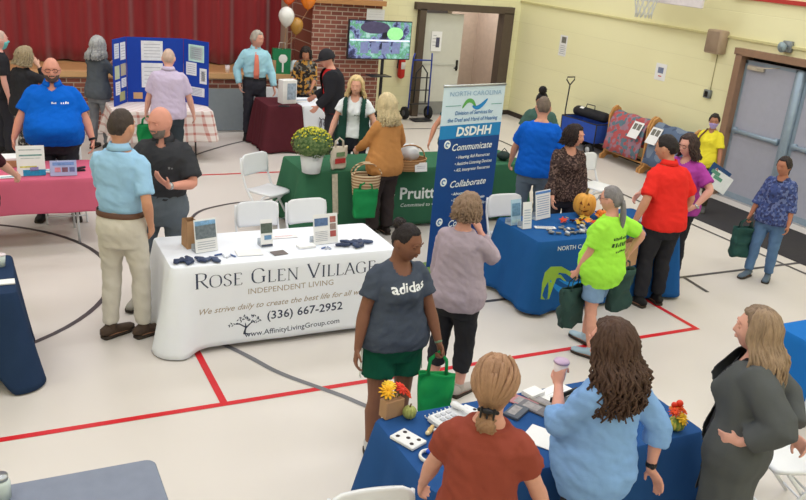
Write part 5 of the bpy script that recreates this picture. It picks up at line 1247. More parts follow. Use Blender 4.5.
tag(b.build('foliage', M('mum_leaf', (74, 104, 60), col2=(120, 140, 92), rough=.8, vs=30), t), kind='stuff')
b = MB()
for k in range(330):
    a = rnd.uniform(0, 6.28); th = abs(rnd.gauss(0, .75)); 
    if th > 1.7: continue
    nrm = V((sin(th) * cos(a), sin(th) * sin(a), cos(th))); q = V((.235 * sin(th) * cos(a), .235 * sin(th) * sin(a), .345 + .18 * cos(th))); r0 = rnd.uniform(.007, .014)
    b.ball(q, (r0, r0, r0 * .7), 7, 4)
tag(b.build('blooms', M('mum_yellow', (222, 210, 60), col2=(186, 186, 70), rough=.8, vs=25), t), kind='stuff')
# printed tote held at the front of the green table
pr = up(331, 166, .80); pr = (3.76, 8.98, 1.135)
t = bag(pr, .24, .27, .05, 14, 'small white tote bag with red and green print beside the flower pot', M('cream_canvas', (224, 214, 200)), .10, seed=4)
b = MB(); b.box((.0, -.040, .10), (.15, .004, .06)); b.build('red_print', M('red_print', (190, 60, 60), var=.25, vs=60), t, False); b = MB(); b.box((0, -.040, .18), (.12, .004, .05)); b.build('green_print', M('green_print', (120, 150, 110), var=.3, vs=70), t, False)
# beige strip hanging
b = MB(); p0 = (3.70, 8.862, .42); b.box(p0, (.07, .006, .62), rot=Matrix.Rotation(-.08, 3, 'Y')); tag(b.build('fabric_strip', M('oat_strip', (198, 190, 172), var=.18, vs=30, rough=.9), None, False), 'long oatmeal strip hanging down the front of the green cloth', 'strip')
def basket(pos, w, d, h, rz, label, col, col2, hh=.12, held=False):
    t = empty('wicker_basket', pos, radians(rz), label, 'basket'); b = MB(); rr = []
    for k in range(17):
        u = k / 16; sc = 1 + .18 * u + .02 * (k % 2); rr.append([V((w / 2 * sc * cos(2 * pi * j / 40) * (1 + .012 * (-1) ** (j + k)), d / 2 * sc * sin(2 * pi * j / 40) * (1 + .012 * (-1) ** (j + k)), h * u)) for j in range(40)])
    b.rings(rr, cap=False); b.f.append(tuple(range(39, -1, -1))); b.m.append(0)
    m = M('wicker_%d' % col[0], col, rough=.75); 
    if not m.get('w'):
        m['w'] = 1; N, L, bb = nodes_of(m); tc = N.new('ShaderNodeTexCoord'); wv = N.new('ShaderNodeTexWave'); wv.bands_direction = 'Z'; wv.inputs['Scale'].default_value = 9; wv.inputs['Distortion'].default_value = .6; L.new(tc.outputs['Object'], wv.inputs['Vector']); mx = N.new('ShaderNodeMix'); mx.data_type = 'RGBA'; mx.inputs['A'].default_value = rgb(col); mx.inputs['B'].default_value = rgb(col2); L.new(wv.outputs['Color'], mx.inputs['Factor']); L.new(mx.outputs['Result'], bb.inputs['Base Color'])
    o = b.build('basket_body', m, t); mm = o.modifiers.new('t', 'SOLIDIFY'); mm.thickness = .008
    for s_ in (-1, 1) if held else (0,):
        b = MB(); b.tube([(w * .5 * 1.1 * cos(a), s_ * d * .35 * (1 - .6 * sin(a)), h + hh * sin(a)) for a in [pi * i / 12 for i in range(13)]], .009, 8); b.build('handle', m, t)
    return t
bp = PP['camel']['hands'][-1]
basket((bp.x - .06, 8.56, bp.z - .40), .30, .20, .25, -8, 'striped woven handbag hanging from the hand of the camel jacket', (222, 200, 166), (150, 104, 70), .13, True)
bag((bp.x - .10, 8.46, bp.z - .22), .30, .34, .10, -6, 'bright green carrier bag hanging below the striped woven handbag', M('bright_green', (14, 132, 72), rough=.7), .08, seed=7)
basket(up(408, 169), .40, .26, .14, 4, 'round natural wicker basket with an arched handle on the green table', (196, 150, 104), (160, 116, 76), .16)
x_, y_, z_ = up(408, 168); b = MB(); rr = []
for i in range(1, 12):
    th = pi * i / 12; rr.append([V((.13 * sin(th) * cos(a), .10 * sin(th) * sin(a), -.10 * cos(th))) * (1 + .25 * noise.noise(V((cos(a) * 3, sin(a) * 3, th * 2)))) + V((x_, y_, z_ + .20)) for a in [2 * pi * j / 20 for j in range(20)]])
b.rings(rr); tag(b.build('wrapped_bundle', M('white_wrap', (224, 226, 230), rough=.6, var=.05), None), 'white tissue-wrapped bundle inside the wicker basket', 'bundle')
stand_sign(421, 172, .17, .11, 3, 'small white card leaning on the wicker basket', [('text_line', 0, .6, .7, .06, (190, 190, 200)), ('text_line', 0, .4, .6, .06, (190, 190, 200))], acr=False)
t = empty('dark_pouch', up(503, 160), .2, 'dark green pouch on the green table just right of the tall banner', 'pouch'); b = MB(); b.ball((0, 0, .06), (.10, .08, .06), 16, 10); b.build('pouch_body', M('pouch_green', (44, 60, 58), rough=.8, bump=.4, bs=20), t); b = MB(); b.tube([(-.06, 0, .11), (0, 0, .16), (.06, 0, .11)], .006, 6); b.build('strap', M('pouch_green', (0, 0, 0)), t)
t = empty('bottle', up(492, 162), 0, 'small clear bottle on the green table by the banner edge', 'bottle'); b = MB(); b.tube([(0, 0, 0), (0, 0, .10), (0, 0, .125), (0, 0, .14)], [.028, .028, .012, .012], 14); b.build('bottle_body', M('bottle_clear', (210, 222, 222), rough=.15), t); b = MB(); b.tube([(0, 0, .14), (0, 0, .16)], .014, 12); b.build('cap', M('white_trim', (0, 0, 0)), t)
bl = PP['blue_tee']['hands'][-1]
bag((5.62, 8.62, .80), .34, .42, .09, 70, 'dark grey drawstring bag hanging at the front of the green cloth by the blue tee', M('dark_bag', (58, 66, 70), rough=.8), .06, seed=2)
# --- tables before the stage
t = empty('display_box', up(287, 103), .2, 'white box display standing upright on the maroon cloth', 'box'); b = MB(); b.box((0, 0, .19), (.26, .16, .38), bev=.006); b.build('box_body', M('white_trim', (0, 0, 0)), t, 30); b = MB(); b.box((.03, -.083, .2), (.16, .004, .26)); b.build('print_panel', M('print_160_176_196', (160, 176, 196), var=.3, vs=30), t, False)
t = empty('cable_coil', up(283, 106), 0, 'coiled black cable lying at the foot of the white box display', 'cable'); b = MB(); b.tube([((.09 + .01 * sin(a * 3)) * cos(a), .04 * sin(a) - .06, .008 + .006 * sin(a * 1.3) ** 2) for a in [.4 * i for i in range(40)]], .006, 6); b.build('cable', M('black_plastic', (0, 0, 0)), t)
flat(305, 101, .40, .20, 4, 'blue and white brochure row on the white script table', 'leaflet', th=.012, cols=[('blue_band', 0, .1, .9, .3, (60, 110, 160))])
# --- royal blue table
stand_sign(516, 225, .14, .26, 10, 'pale blue standing brochure at the left of the royal blue table', [('photo', 0, .6, .8, .5, (110, 150, 180)), ('band', 0, .15, .9, .12, (190, 216, 232))], mat=M('pale_blue_sheet', (176, 206, 226)))
stand_sign(527, 229, .11, .27, 4, 'narrow white standing leaflet beside the pale blue brochure', [('text_line', 0, .2 + .1 * i, .7, .03, (176, 186, 204)) for i in range(6)])
stand_sign(543, 219, .24, .30, 16, 'large white standing sign with blue text on the royal blue table', [('text_line', 0, .15 + .08 * i, .8, .02, (140, 160, 200)) for i in range(9)] + [('heading', 0, .93, 1, .08, (90, 140, 210))])
flat(545, 228, .22, .06, -18, 'long white and grey pamphlet before the large white sign', 'leaflet', th=.010, cols=[('print', 0, 0, .8, .5, (150, 150, 156))])
clutter(573, 231, 26, .62, .20, 0, 'small grey and white trinket strewn on the royal blue table', 'trinkets on the royal blue table', [(150, 152, 156), (96, 100, 110), (206, 208, 212), (120, 116, 110)], (.055, .03, .016), 'trinket', 'trinket', 6)
t, o = gourd(up(583, 216), .125, 'large carved orange lantern pumpkin on the royal blue table', (226, 164, 74), 'lantern_pumpkin', 1.05, 9)
b = MB(); dkf = M('carved_shade', (120, 62, 30), rough=.9); az = azimuth((5.5, 6.5, 0)); yv = -az; xv = V((-yv.y, yv.x, 0))
def carve(pts, z):
    vs = [V((0, 0, 0)) + xv * (x * .125) + yv * (.128 * sqrt(max(.2, 1 - (x * .9) ** 2 - ((zz - z_c) * .35) ** 2))) + V((0, 0, zz * .125)) for x, zz in pts]
    b.add(vs, [tuple(range(len(vs)))])
z_c = 1.0
carve([(-.45, 1.25), (-.18, 1.2), (-.30, 1.5)], 1); carve([(.18, 1.2), (.45, 1.25), (.30, 1.5)], 1); carve([(-.07, 1.0), (.07, 1.0), (0, 1.15)], 1); carve([(-.45, .82), (-.2, .62), (0, .56), (.2, .62), (.45, .82), (.2, .76), (.0, .72), (-.2, .76)], 1)
surf(t, dkf, MB().add([V(p) + t.location for p in b.v], b.f), -az * -1 if False else yv, bvh_of(o), .004, 'face_shade_patch')  # dark patches laid on the skin paint the shade inside carved holes
gourd(up(601, 218), .060, 'small orange pumpkin right of the lantern pumpkin', (232, 128, 44))
lb_ = MB(); rnd = random.Random(9); x_, y_, z_ = up(585, 222)
LC = [(204, 70, 46), (232, 140, 50), (214, 176, 70)]
lp = []
for i, c in enumerate(LC):
    b = MB(); leaf(b, (0, 0, .01), .045, 0, .3); o = b.build('autumn_leaf', M('leaf_%d_%d_%d' % c, c, rough=.8, var=.15), None); lp.append(o)
for i in range(30):
    o = lp[i] if i < 3 else lp[i % 3].copy()
    if i >= 3: COL.objects.link(o)
    a = rnd.uniform(0, 6.28); q = rnd.uniform(.10, .26); o.location = (x_ + q * 1.3 * cos(a) + .05, y_ + .7 * q * sin(a), z_ + rnd.uniform(.004, .05)); o.rotation_euler = (rnd.uniform(-.4, .4), rnd.uniform(-.4, .4), rnd.uniform(0, 6)); tag(o, 'red, orange or yellow autumn leaf lying around the lantern pumpkin', 'leaf', 'autumn leaves around the lantern pumpkin')
t = empty('white_device', up(646, 222), .3, 'white and grey boxy device on the royal blue table behind the neon tee', 'device'); b = MB(); b.box((0, 0, .05), (.22, .14, .10), bev=.02); b.build('case', M('white_trim', (0, 0, 0)), t, 40)
for k in range(3): b = MB(); b.box((-.06 + .06 * k, -.072, .05), (.035, .006, .05), bev=.002); b.build('panel', M('panel_grey', (128, 130, 136)), t)
b = MB(); b.ball(up(642, 232, .79), (.10, .09, .04), 16, 10); o = b.build('folded_blue_cloth', M('lilac_blue', (112, 124, 196), rough=.9, bump=.8, bs=14), None); tag(o, 'crumpled periwinkle cloth at the right end of the royal blue table', 'cloth')
# held bags
h_ = PP['neon']['hands'][-1]; bag((h_.x, h_.y - .03, h_.z + .02), .34, .36, .12, 20, 'dark green drawstring bag hanging low from the hand of the neon tee', M('forest_bag', (44, 70, 66), rough=.85, bump=.5, bs=12), .10, soft=.03, seed=3)
h_ = PP['neon']['hands'][1]; bag((h_.x, h_.y - .02, h_.z + .02), .28, .38, .14, 10, 'dark green backpack bag hanging between the neon tee and the red polo', M('forest_bag', (0, 0, 0)), .10, soft=.03, seed=9)
h_ = PP['red']['hands'][-1]; paper_bag((h_.x, h_.y, h_.z + .02), .20, .26, .11, 12, 'brown paper carrier bag hanging from the hand of the man in the red polo', held=True)
h_ = PP['sport']['hands'][-1]; bag((h_.x, h_.y, h_.z + .02), .25, .30, .10, -24, 'bright green carrier bag held by the person in green shorts', M('bright_green2', (20, 152, 82), rough=.7), .16, soft=.02, seed=5)
h_ = PP['blouse']['hands'][1]; bag((h_.x - .03, h_.y, h_.z + .02), .30, .36, .10, -12, 'dark green cloth bag held by the person in the blue patterned blouse', M('forest_bag2', (38, 76, 72), rough=.85), .10, soft=.03, seed=8)
h_ = PP['lilac']['hands'][-1]; bag((h_.x, h_.y - .02, h_.z + .02), .28, .34, .10, 10, 'bright green bag held by the man in the lilac shirt', M('bright_green', (0, 0, 0)), .12, soft=.03, seed=6)
h_ = PP['yellow']['hands'][-1]
for k, (c, lab) in enumerate((((40, 74, 120), 'navy blue folder held by the person in the yellow tee'), ((222, 226, 230), 'white and green folder held under the navy one by the yellow tee'))):
    t = empty('folder', (h_.x + .03 * k, h_.y - .04 - .03 * k, h_.z - .06 - .08 * k), radians(-30), lab, 'folder'); t.rotation_euler = (radians(-12), radians(28), radians(-30)); b = MB(); b.box((0, 0, 0), (.32, .012, .26), bev=.003); b.build('cover', M('print_%d_%d_%d' % c, c), t, False)
    b = MB(); b.box((-.05, -.009, .02), (.14, .003, .05)); b.build('print_panel', M('print_96_150_130', (96, 150, 130)), t, False)
p = PP['yellow']; W = p['W']; t = empty('shoulder_bag', tuple(W @ V((.22, .02, .98))), -p['face'], 'brown shoulder bag worn by the person in the yellow tee', 'bag')
b = MB(); b.ball((0, 0, 0), (.055, .12, .13), 16, 12); b.build('bag_body', M('brown_leather', (112, 74, 62), rough=.6), t); b = MB(); b.tube([(0, .06, .10), (-.05, .07, .30), (-.13, .04, .42), (-.10, -.06, .40), (-.02, -.08, .2), (0, -.06, .10)], [(.012, .004)] * 6, 6); b.build('strap', M('brown_leather', (0, 0, 0)), t)
h_ = PP['light_blue']['hands'][-1]; t = empty('drink_cup', (h_.x, h_.y + .01, h_.z - .05), 0, 'small white cup held up by the person in the light blue blouse', 'cup'); b = MB(); b.tube([(0, 0, 0), (0, 0, .10)], [.030, .040], 18); b.build('cup_body', M('cup_white', (232, 220, 224), rough=.5), t); b = MB(); b.tube([(0, 0, .10), (0, 0, .112)], [.043, .038], 18); b.build('lid', M('lid_lilac', (196, 170, 204), rough=.4), t)
# --- banner
bx, by = 4.47, 7.62; t = empty('roll_up_banner', (4.58, 7.42, 0), radians(12), 'tall roll-up banner reading DSDHH in white on blue', 'banner')
Wb, Hb = .86, 2.02; b = MB(); b.box((0, .04, .05), (Wb + .05, .22, .09), bev=.02); b.build('base_case', M('banner_base', (110, 140, 70), rough=.4), t, 40)
b = MB(); b.tube([(0, .06, .05), (0, .06, Hb)], .010, 8); b.build('pole', M('pole_alu', (180, 184, 190), metal=.8, rough=.3), t)
b = MB(); b.box((0, 0, Hb + .012), (Wb + .01, .022, .024), bev=.004); b.build('top_rail', M('pole_alu', (0, 0, 0)), t)
def bband(name, z0, z1, c, y=0): b = MB(); b.box((0, y, (z0 + z1) / 2), (Wb, .003, z1 - z0)); return b.build(name, M('banner_%d_%d_%d' % c, c, rough=.45, var=.02), t, False)
bband('banner_sheet', .09, 1.49, (28, 72, 138)); bband('banner_band', 1.49, 1.63, (36, 132, 196)); bband('banner_header', 1.63, Hb, (206, 226, 240))
RB = Matrix.Rotation(radians(12), 3, 'Z'); O = V((4.58, 7.42, 0)) + RB @ V((-Wb / 2, -.006, 0)); ux = RB @ V((1, 0, 0))
wi = M('banner_white', (236, 242, 246), rough=.6); bl_ = M('banner_blue_text', (40, 108, 170), rough=.6)
def bt(m, items, nm='lettering'): return place_text(t, m, items, O, ux, (0, 0, 1), None, .001, nm)
bt(M('banner_pale_text', (140, 176, 206)), [('NORTH CAROLINA', Wb * .52, 1.93, .048, Wb * .84)])
bt(bl_, [('Division of Services for', Wb * .52, 1.735, .042, Wb * .62, .1, .012), ('the Deaf and Hard of Hearing', Wb * .51, 1.665, .042, Wb * .82, .1, .012)])
bt(wi, [('DSDHH', Wb * .55, 1.515, .095, Wb * .58, .1, .035)])
bt(wi, [('Communicate', Wb * .55, 1.36, .075, Wb * .66, .3, .012), ('Collaborate', Wb * .55, .96, .075, Wb * .6, .3, .012), ('Connect', Wb * .50, .52, .075, Wb * .42, .3, .012)], 'heading')
bt(wi, [('• Hearing Aid Resources', Wb * .58, 1.27, .036, Wb * .56, .15, .012), ('• Assistive Listening Devices', Wb * .60, 1.20, .036, Wb * .62, .15, .012), ('• ASL Interpreter Resources', Wb * .59, 1.13, .036, Wb * .60, .15, .012),
        ('• Advocacy', Wb * .40, .87, .036, Wb * .22, .15, .012), ('• Emergency Preparedness', Wb * .58, .80, .036, Wb * .56, .15, .012), ('• Community Resource Referral', Wb * .62, .73, .036, Wb * .64, .15, .012)], 'bullet_text')
for zz in (1.39, .99, .55):
    b = MB(); b.rings([[V((-Wb * .36 + .045 * cos(a), -.004, zz + .04 + .045 * sin(a))) for a in [2 * pi * j / 20 for j in range(20)]], [V((-Wb * .36 + .045 * cos(a), -.002, zz + .04 + .045 * sin(a))) for a in [2 * pi * j / 20 for j in range(20)]]]); o = b.build('round_icon', wi, t, False)
    b = MB(); b.tube([(-Wb * .36 + .022 * cos(a), -.006, zz + .04 + .022 * sin(a)) for a in [.5 + .45 * j for j in range(11)]], .006, 6); b.build('icon_mark', bl_, t)
def wv(path, wd, m, nm):
    b = MB(); c = [V((p[0], -.004, p[1])) for p in spl(path, 5)]; n = len(c); rr = []
    for i, q in enumerate(c):
        d = (c[min(n - 1, i + 1)] - c[max(0, i - 1)]).normalized(); k = wd * (sin(pi * i / (n - 1)) ** .6 + .08); rr.append([q + V((-d.z, 0, d.x)) * k, q - V((-d.z, 0, d.x)) * k])
    b.rings(rr, closed=False, cap=False); b.build(nm, m, t)
wv([(-.16, 1.80), (-.10, 1.87), (-.03, 1.87), (.03, 1.81)], .020, M('logo_green', (96, 170, 90)), 'green_wave'); wv([(-.02, 1.82), (.05, 1.80), (.12, 1.83), (.19, 1.89)], .022, M('logo_blue', (40, 136, 206)), 'blue_wave')
b = MB(); b.box((-Wb * .33, -.003, 1.83), (Wb * .24, .002, .006)); b.box((Wb * .38, -.003, 1.83), (Wb * .18, .002, .006)); b.build('rule_line', M('logo_teal', (80, 150, 150)), t, False)
# --- display board
bb = M('board_blue', (18, 62, 168), rough=.7, var=.03); edge = M('board_edge', (30, 40, 80))
t = empty('display_board', (2.42, 13.02, .756), 0, 'blue three-panel display board with pinned papers on the plaid table', 'display board')
def panel(nm, a, b_2, items, h=.96):
    a, b_2 = V(a), V(b_2); d = (b_2 - a); L_ = d.length; rz = atan2(d.y, d.x); c = (a + b_2) / 2; Rm = Matrix.Rotation(rz, 4, 'Z')
    b = MB(); b.box((0, 0, h / 2), (L_, .012, h)); b.xf(Matrix.Translation((c.x, c.y, 0)) @ Rm); o = b.build(nm, bb, t, False)
    for (cx, cz, w_, h_, col) in items:
        b = MB(); b.box((cx * L_, -.009, cz * h), (w_ * L_, .004, h_ * h)); b.xf(Matrix.Translation((c.x, c.y, 0)) @ Rm); q = b.build('pinned_paper', M('print_%d_%d_%d' % col, col, rough=.7, var=.08, vs=14), o, False)
        if h_ > .12 and col[0] > 200:
            b = MB()
            for k in range(5): b.box((cx * L_, -.0115, (cz + h_ * (-.32 + .16 * k)) * h), (w_ * L_ * .75, .001, .008))
            b.xf(Matrix.Translation((c.x, c.y, 0)) @ Rm); b.build('printed_lines', M('print_170_172_190', (170, 172, 190)), q, False)
wp = (226, 228, 236)
panel('board_panel', (-.66, -.28, 0), (-.42, .10, 0), [(-.25, .82, .34, .22, (206, 214, 232)), (.22, .8, .38, .26, wp), (.22, .52, .38, .18, (180, 170, 150)), (-.25, .5, .34, .2, (190, 200, 170)), (.24, .32, .36, .14, wp), (-.22, .26, .34, .2, wp), (.1, .12, .4, .14, (170, 170, 120))])
panel('board_panel', (-.41, .10, 0), (.42, .10, 0), [(-.06, .80, .38, .30, wp), (-.06, .42, .38, .38, wp), (-.32, .1, .16, .1, (200, 160, 120)), (.33, .3, .2, .14, wp)])
panel('board_panel', (.43, .10, 0), (.72, -.26, 0), [(.02, .80, .62, .26, (190, 226, 220)), (.02, .80, .5, .2, (226, 230, 240)), (-.18, .55, .42, .2, wp), (.30, .46, .28, .24, wp), (.30, .46, .14, .14, (120, 124, 120)), (.0, .2, .7, .14, wp), ])
# --- leaning grey panel, cup, gift bag, balloons
b = MB(); b.box((0, 0, .36), (.72, .03, .72), rot=Matrix.Rotation(-.16, 3, 'X')); o = b.build('leaning_panel', M('grey_panel', (132, 140, 146), rough=.8, var=.04), None, False); o.location = (3.86, 14.42, .003); tag(o, 'plain grey panel leaning on the brick stage front', 'panel')
t = empty('paper_cup', (3.95, 14.70, .966), 0, 'small white paper cup on the stage edge', 'cup'); b = MB(); b.tube([(0, 0, 0), (0, 0, .12)], [.032, .045], 16); b.build('cup_body', M('cup_white', (0, 0, 0)), t); b = MB(); b.tube([(.045 * cos(a), .045 * sin(a), .12) for a in [2 * pi * i / 16 for i in range(17)]], .004, 5); b.build('rim', M('cup_white', (0, 0, 0)), t)
t = empty('gift_bag', (4.92, 14.68, .966), radians(-6), 'green gift bag with white tree print on the stage edge', 'bag'); b = MB(); b.box((0, 0, .22), (.32, .12, .44)); b.build('bag_body', M('gift_green', (36, 128, 84), rough=.5), t, False); b = MB(); b.ball((0.02, -.064, .27), (.08, .004, .08), 14, 8); b.build('white_print', M('white_trim', (0, 0, 0)), t); b = MB(); b.box((.02, -.064, .12), (.03, .006, .18)); b.build('trunk_print', M('white_trim', (0, 0, 0)), t, False)
b = MB(); b.tube([(-.06, -.05, .43), (-.05, -.05, .55), (.05, -.05, .55), (.06, -.05, .43)], .005, 6); b.build('handle', M('white_trim', (0, 0, 0)), t)
b = MB(); rnd = random.Random(3)
for k in range(9): b.ball((rnd.uniform(-.12, .12), rnd.uniform(-.03, .03), .09 + rnd.uniform(-.03, .12)), (.08, .06, .07), 8, 6)
o = b.build('tissue', M('tissue_white', (226, 234, 244), rough=.7), None); me = meshify(b, .012, 1); o.data = me; me.materials.append(M('tissue_white', (0, 0, 0))); o.location = (5.26, 14.68, .955); tag(o, 'white crumpled tissue on the stage edge by the green gift bag', 'tissue')
t = empty('wood_block', (4.70, 14.68, .966), .1, 'tan cardboard box on the stage edge beside the man in a tie', 'box'); b = MB(); b.box((0, 0, .12), (.22, .12, .24), bev=.004); b.build('box_body', bm_, t, 30); b = MB(); b.box((0, 0, .242), (.05, .12, .003)); b.build('tape', M('tape', (200, 180, 140)), t)
def balloon(x, y, z, r, col, label, anchor):
    t = empty('balloon', (x, y, z), 0, label, 'balloon'); b = MB(); rr = []
    for i in range(1, 18):
        th = pi * i / 18; k = 1 - .22 * max(0, -cos(th)) ** 1.5 * 0 ; zz = cos(th); rad = r * sin(th) * (1 - .10 * max(0, -zz) * 2); rr.append([V((rad * cos(a), rad * sin(a), r * (1.15 * zz if zz > 0 else 1.35 * zz))) for a in [2 * pi * j / 24 for j in range(24)]])
    b.rings(rr); b.build('skin', M('balloon_%d_%d_%d' % col, col, rough=.25, var=.02, metal=.0, spec=.5), t); b = MB(); b.tube([(0, 0, -1.33 * r), (0, 0, -1.45 * r)], [.006, .016], 8); b.build('knot', M('balloon_%d_%d_%d' % col, col), t)
    b = MB(); a_ = V(anchor) - V((x, y, z)); b.tube([(0, 0, -1.4 * r), V((0, 0, -1.4 * r)).lerp(a_, .5) + V((.02, 0, 0)), a_], .003, 5); b.build('ribbon', M('ribbon_gold', (190, 150, 110)), t)
balloon(4.93, 14.50, 1.99, .14, (230, 230, 228), 'white round balloon floating before the red curtain', (4.92, 14.62, 1.40)); balloon(5.12, 14.50, 1.84, .12, (176, 130, 58), 'gold round balloon just below the white one', (4.92, 14.62, 1.40))
balloon(5.00, 14.62, 2.36, .14, (226, 96, 40), 'orange balloon at the top edge, left of its amber twin', (4.92, 14.62, 1.40)); balloon(5.34, 14.56, 2.30, .14, (232, 130, 40), 'amber balloon at the top edge beside the brick pier', (4.92, 14.62, 1.40))
# --- television
t = empty('television', (6.66, 14.30, 0), radians(3), 'large flat television on a black stand showing a garden scene', 'television')
b = MB(); b.box((0, 0, 1.66), (1.30, .05, .70), bev=.008); b.build('case', M('black_plastic', (0, 0, 0)), t, 40)
sm = M('tv_picture', (200, 200, 200), rough=.3, spec=.2); N, L, b_ = nodes_of(sm); tc = N.new('ShaderNodeTexCoord'); nz = N.new('ShaderNodeTexNoise'); nz.inputs['Scale'].default_value = 4.2; nz.inputs['Detail'].default_value = 7; nz.inputs['Roughness'].default_value = .62; L.new(tc.outputs['Object'], nz.inputs['Vector'])
rp = N.new('ShaderNodeValToRGB'); e = rp.color_ramp.elements; e[0].position = .38; e[0].color = rgb((28, 34, 44)); e[1].position = .64; e[1].color = rgb((206, 240, 232))
for ps, c in ((.44, (70, 72, 120)), (.49, (160, 176, 226)), (.53, (96, 176, 112)), (.58, (150, 214, 200))): k = e.new(ps); k.color = rgb(c)
L.new(nz.outputs['Fac'], rp.inputs['Fac']); L.new(rp.outputs['Color'], b_.inputs['Emission Color']); b_.inputs['Emission Strength'].default_value = .9; b_.inputs['Base Color'].default_value = (.02, .02, .02, 1)
for l_ in list(b_.inputs['Base Color'].links): L.remove(l_)
b_.inputs['Base Color'].default_value = (.02, .02, .02, 1)
b = MB(); b.box((0, -.028, 1.66), (1.26, .004, .66)); scr = b.build('screen', sm, t, False)
def em(n, c, s=.8): 
    m = M(n, c, emit=s, var=.15, vs=20); return m
b = MB()
for x in (-.32, -.10, .12, .34): b.box((x, -.031, 1.52), (.16, .001, .20))
b.build('picture_bays', em('tv_dark', (112, 120, 160), .6), scr, False)
b = MB(); b.ball((.30, -.031, 1.78), (.17, .0015, .12), 18, 10); b.build('picture_shrub', em('tv_green', (140, 206, 140)), scr); b = MB(); b.ball((-.12, -.031, 1.88), (.30, .0015, .11), 20, 10); b.build('picture_wheel', em('tv_black', (70, 66, 92), .5), scr)
b = MB(); b.box((0, -.031, 1.655), (1.24, .0008, .03)); b.build('picture_rail', em('tv_lilac', (206, 212, 244)), scr, False)
b = MB(); b.tube([(.12, .05, .03), (.12, .05, 1.9)], .03, 10); b.build('pole', M('black_plastic', (0, 0, 0)), t)
for a in (20, 140, 260): b = MB(); b.tube([(.12, .05, .25), (.12 + .5 * cos(radians(a)), .05 + .42 * sin(radians(a)), .015)], .015, 8); b.build('leg', M('black_plastic', (0, 0, 0)), t)
b = MB(); b.box((.0, -.06, 1.02), (.42, .26, .02), bev=.006); b.build('shelf', M('black_plastic', (0, 0, 0)), t)
# --- fire extinguisher
t = empty('fire_extinguisher', (7.74, 15.472, .78), 0, 'red fire extinguisher on the yellow wall under the television edge', 'extinguisher'); b = MB(); b.capsule([(0, 0, .06), (0, 0, .42)], [.075, .075], 16); b.build('cylinder', M('ext_red', (198, 50, 44), rough=.3), t); b = MB(); b.box((0, 0, .52), (.05, .06, .07), bev=.01); b.tube([(0, 0, .53), (.10, 0, .55)], .01, 6); b.build('valve', M('black_plastic', (0, 0, 0)), t); b = MB(); b.tube([(0, 0, .52), (-.09, -.02, .45), (-.10, -.02, .2)], .012, 8); b.build('hose', M('black_plastic', (0, 0, 0)), t); b = MB(); b.box((0, -.075, .26), (.09, .006, .14), bev=.002); b.build('label', M('label_white', (222, 220, 214)), t)
# --- hand truck
t = empty('hand_truck', (8.02, 15.12, 0), radians(4), 'blue and black two-wheeled hand truck standing before the cream door', 'hand truck'); blu = M('truck_blue', (46, 72, 166), rough=.4, metal=.2); bk = M('truck_black', (40, 40, 46), rough=.5)
for s_ in (-1, 1): b = MB(); b.tube([(s_ * .24, 0, .10), (s_ * .22, .0, 1.22), (s_ * .20, -.02, 1.34)], .016, 8); b.build('side_rail', blu, t)
b = MB(); b.tube([(-.22, 0, 1.2), (.22, 0, 1.2)], .014, 8); b.build('top_bar', blu, t)
b = MB(); b.tube([(-.14, -.02, .35), (-.13, -.02, .95), (0, -.02, 1.10), (.13, -.02, .95), (.14, -.02, .35)], .016, 8); b.build('inner_frame', bk, t)
for z_ in (.32, .6, .85): b = MB(); b.tube([(-.23, 0, z_), (.23, 0, z_)], .012, 8); b.build('cross_bar', bk, t)
b = MB(); b.box((0, -.14, .03), (.42, .26, .02), bev=.004); b.build('toe_plate', bk, t)
for s_ in (-1, 1):
    b = MB(); b.tube([(s_ * .25, .05, .13), (s_ * .31, .05, .13)], .13, 20); w_ = b.build('wheel', M('tyre', (34, 34, 36), rough=.8), t); b = MB(); b.tube([(s_ * .245, .05, .13), (s_ * .318, .05, .13)], .06, 14); b.build('rim', M('truck_rim', (90, 92, 98), metal=.5), w_)
# --- wagon
t = empty('folding_wagon', (10.17, 12.33, 0), radians(-84), 'blue folding wagon with a pull handle by the yellow wall', 'wagon'); wb_ = M('wagon_blue', (44, 80, 176), rough=.8, var=.08, bump=.4, bs=12)
b = MB(); rr = []
for z_, k in ((.22, .92), (.30, .97), (.56, 1), (.575, 1)): rr.append([V((x * .46 * k, y * .27 * k, z_)) for x, y in ((-1, -1), (0, -1.04), (1, -1), (1, 1), (0, 1.04), (-1, 1))])
rr += [[V((x * .45, y * .26, .56)) for x, y in ((-1, -1), (0, -1.04), (1, -1), (1, 1), (0, 1.04), (-1, 1))], [V((x * .42, y * .24, .26)) for x, y in ((-1, -1), (0, -1), (1, -1), (1, 1), (0, 1), (-1, 1))]]
b.rings(rr); b.build('fabric_tub', wb_, t, False)
for s_ in (-1, 1):
    for q in (-1, 1):
        b = MB(); b.tube([(s_ * .36, q * .24, .10), (s_ * .36, q * .31, .10)], .10, 20); w_ = b.build('wheel', M('tyre', (0, 0, 0)), t); b = MB(); b.tube([(s_ * .36, q * .235, .10), (s_ * .36, q * .317, .10)], .055, 14); b.build('rim', M('rim_grey', (176, 178, 182)), w_); b = MB(); b.tube([(s_ * .46, q * .27, .57), (s_ * .45, q * .26, .14)], .012, 6); b.build('frame_post', bk, t)
b = MB(); b.tube([(-.46, .27, .575), (.46, .27, .575), (.46, -.27, .575), (-.46, -.27, .575), (-.46, .27, .575)], .012, 6); b.build('top_rail', bk, t)
b = MB(); b.tube([(-.46, 0, .14), (-.62, 0, .22), (-.68, 0, .60), (-.66, 0, 1.10)], .013, 8); b.tube([(-.66, 0, 1.10), (-.66, .10, 1.20), (-.655, .09, 1.25), (-.655, -.09, 1.25), (-.66, -.10, 1.20), (-.66, 0, 1.10)], .012, 8); b.build('pull_handle', bk, t)
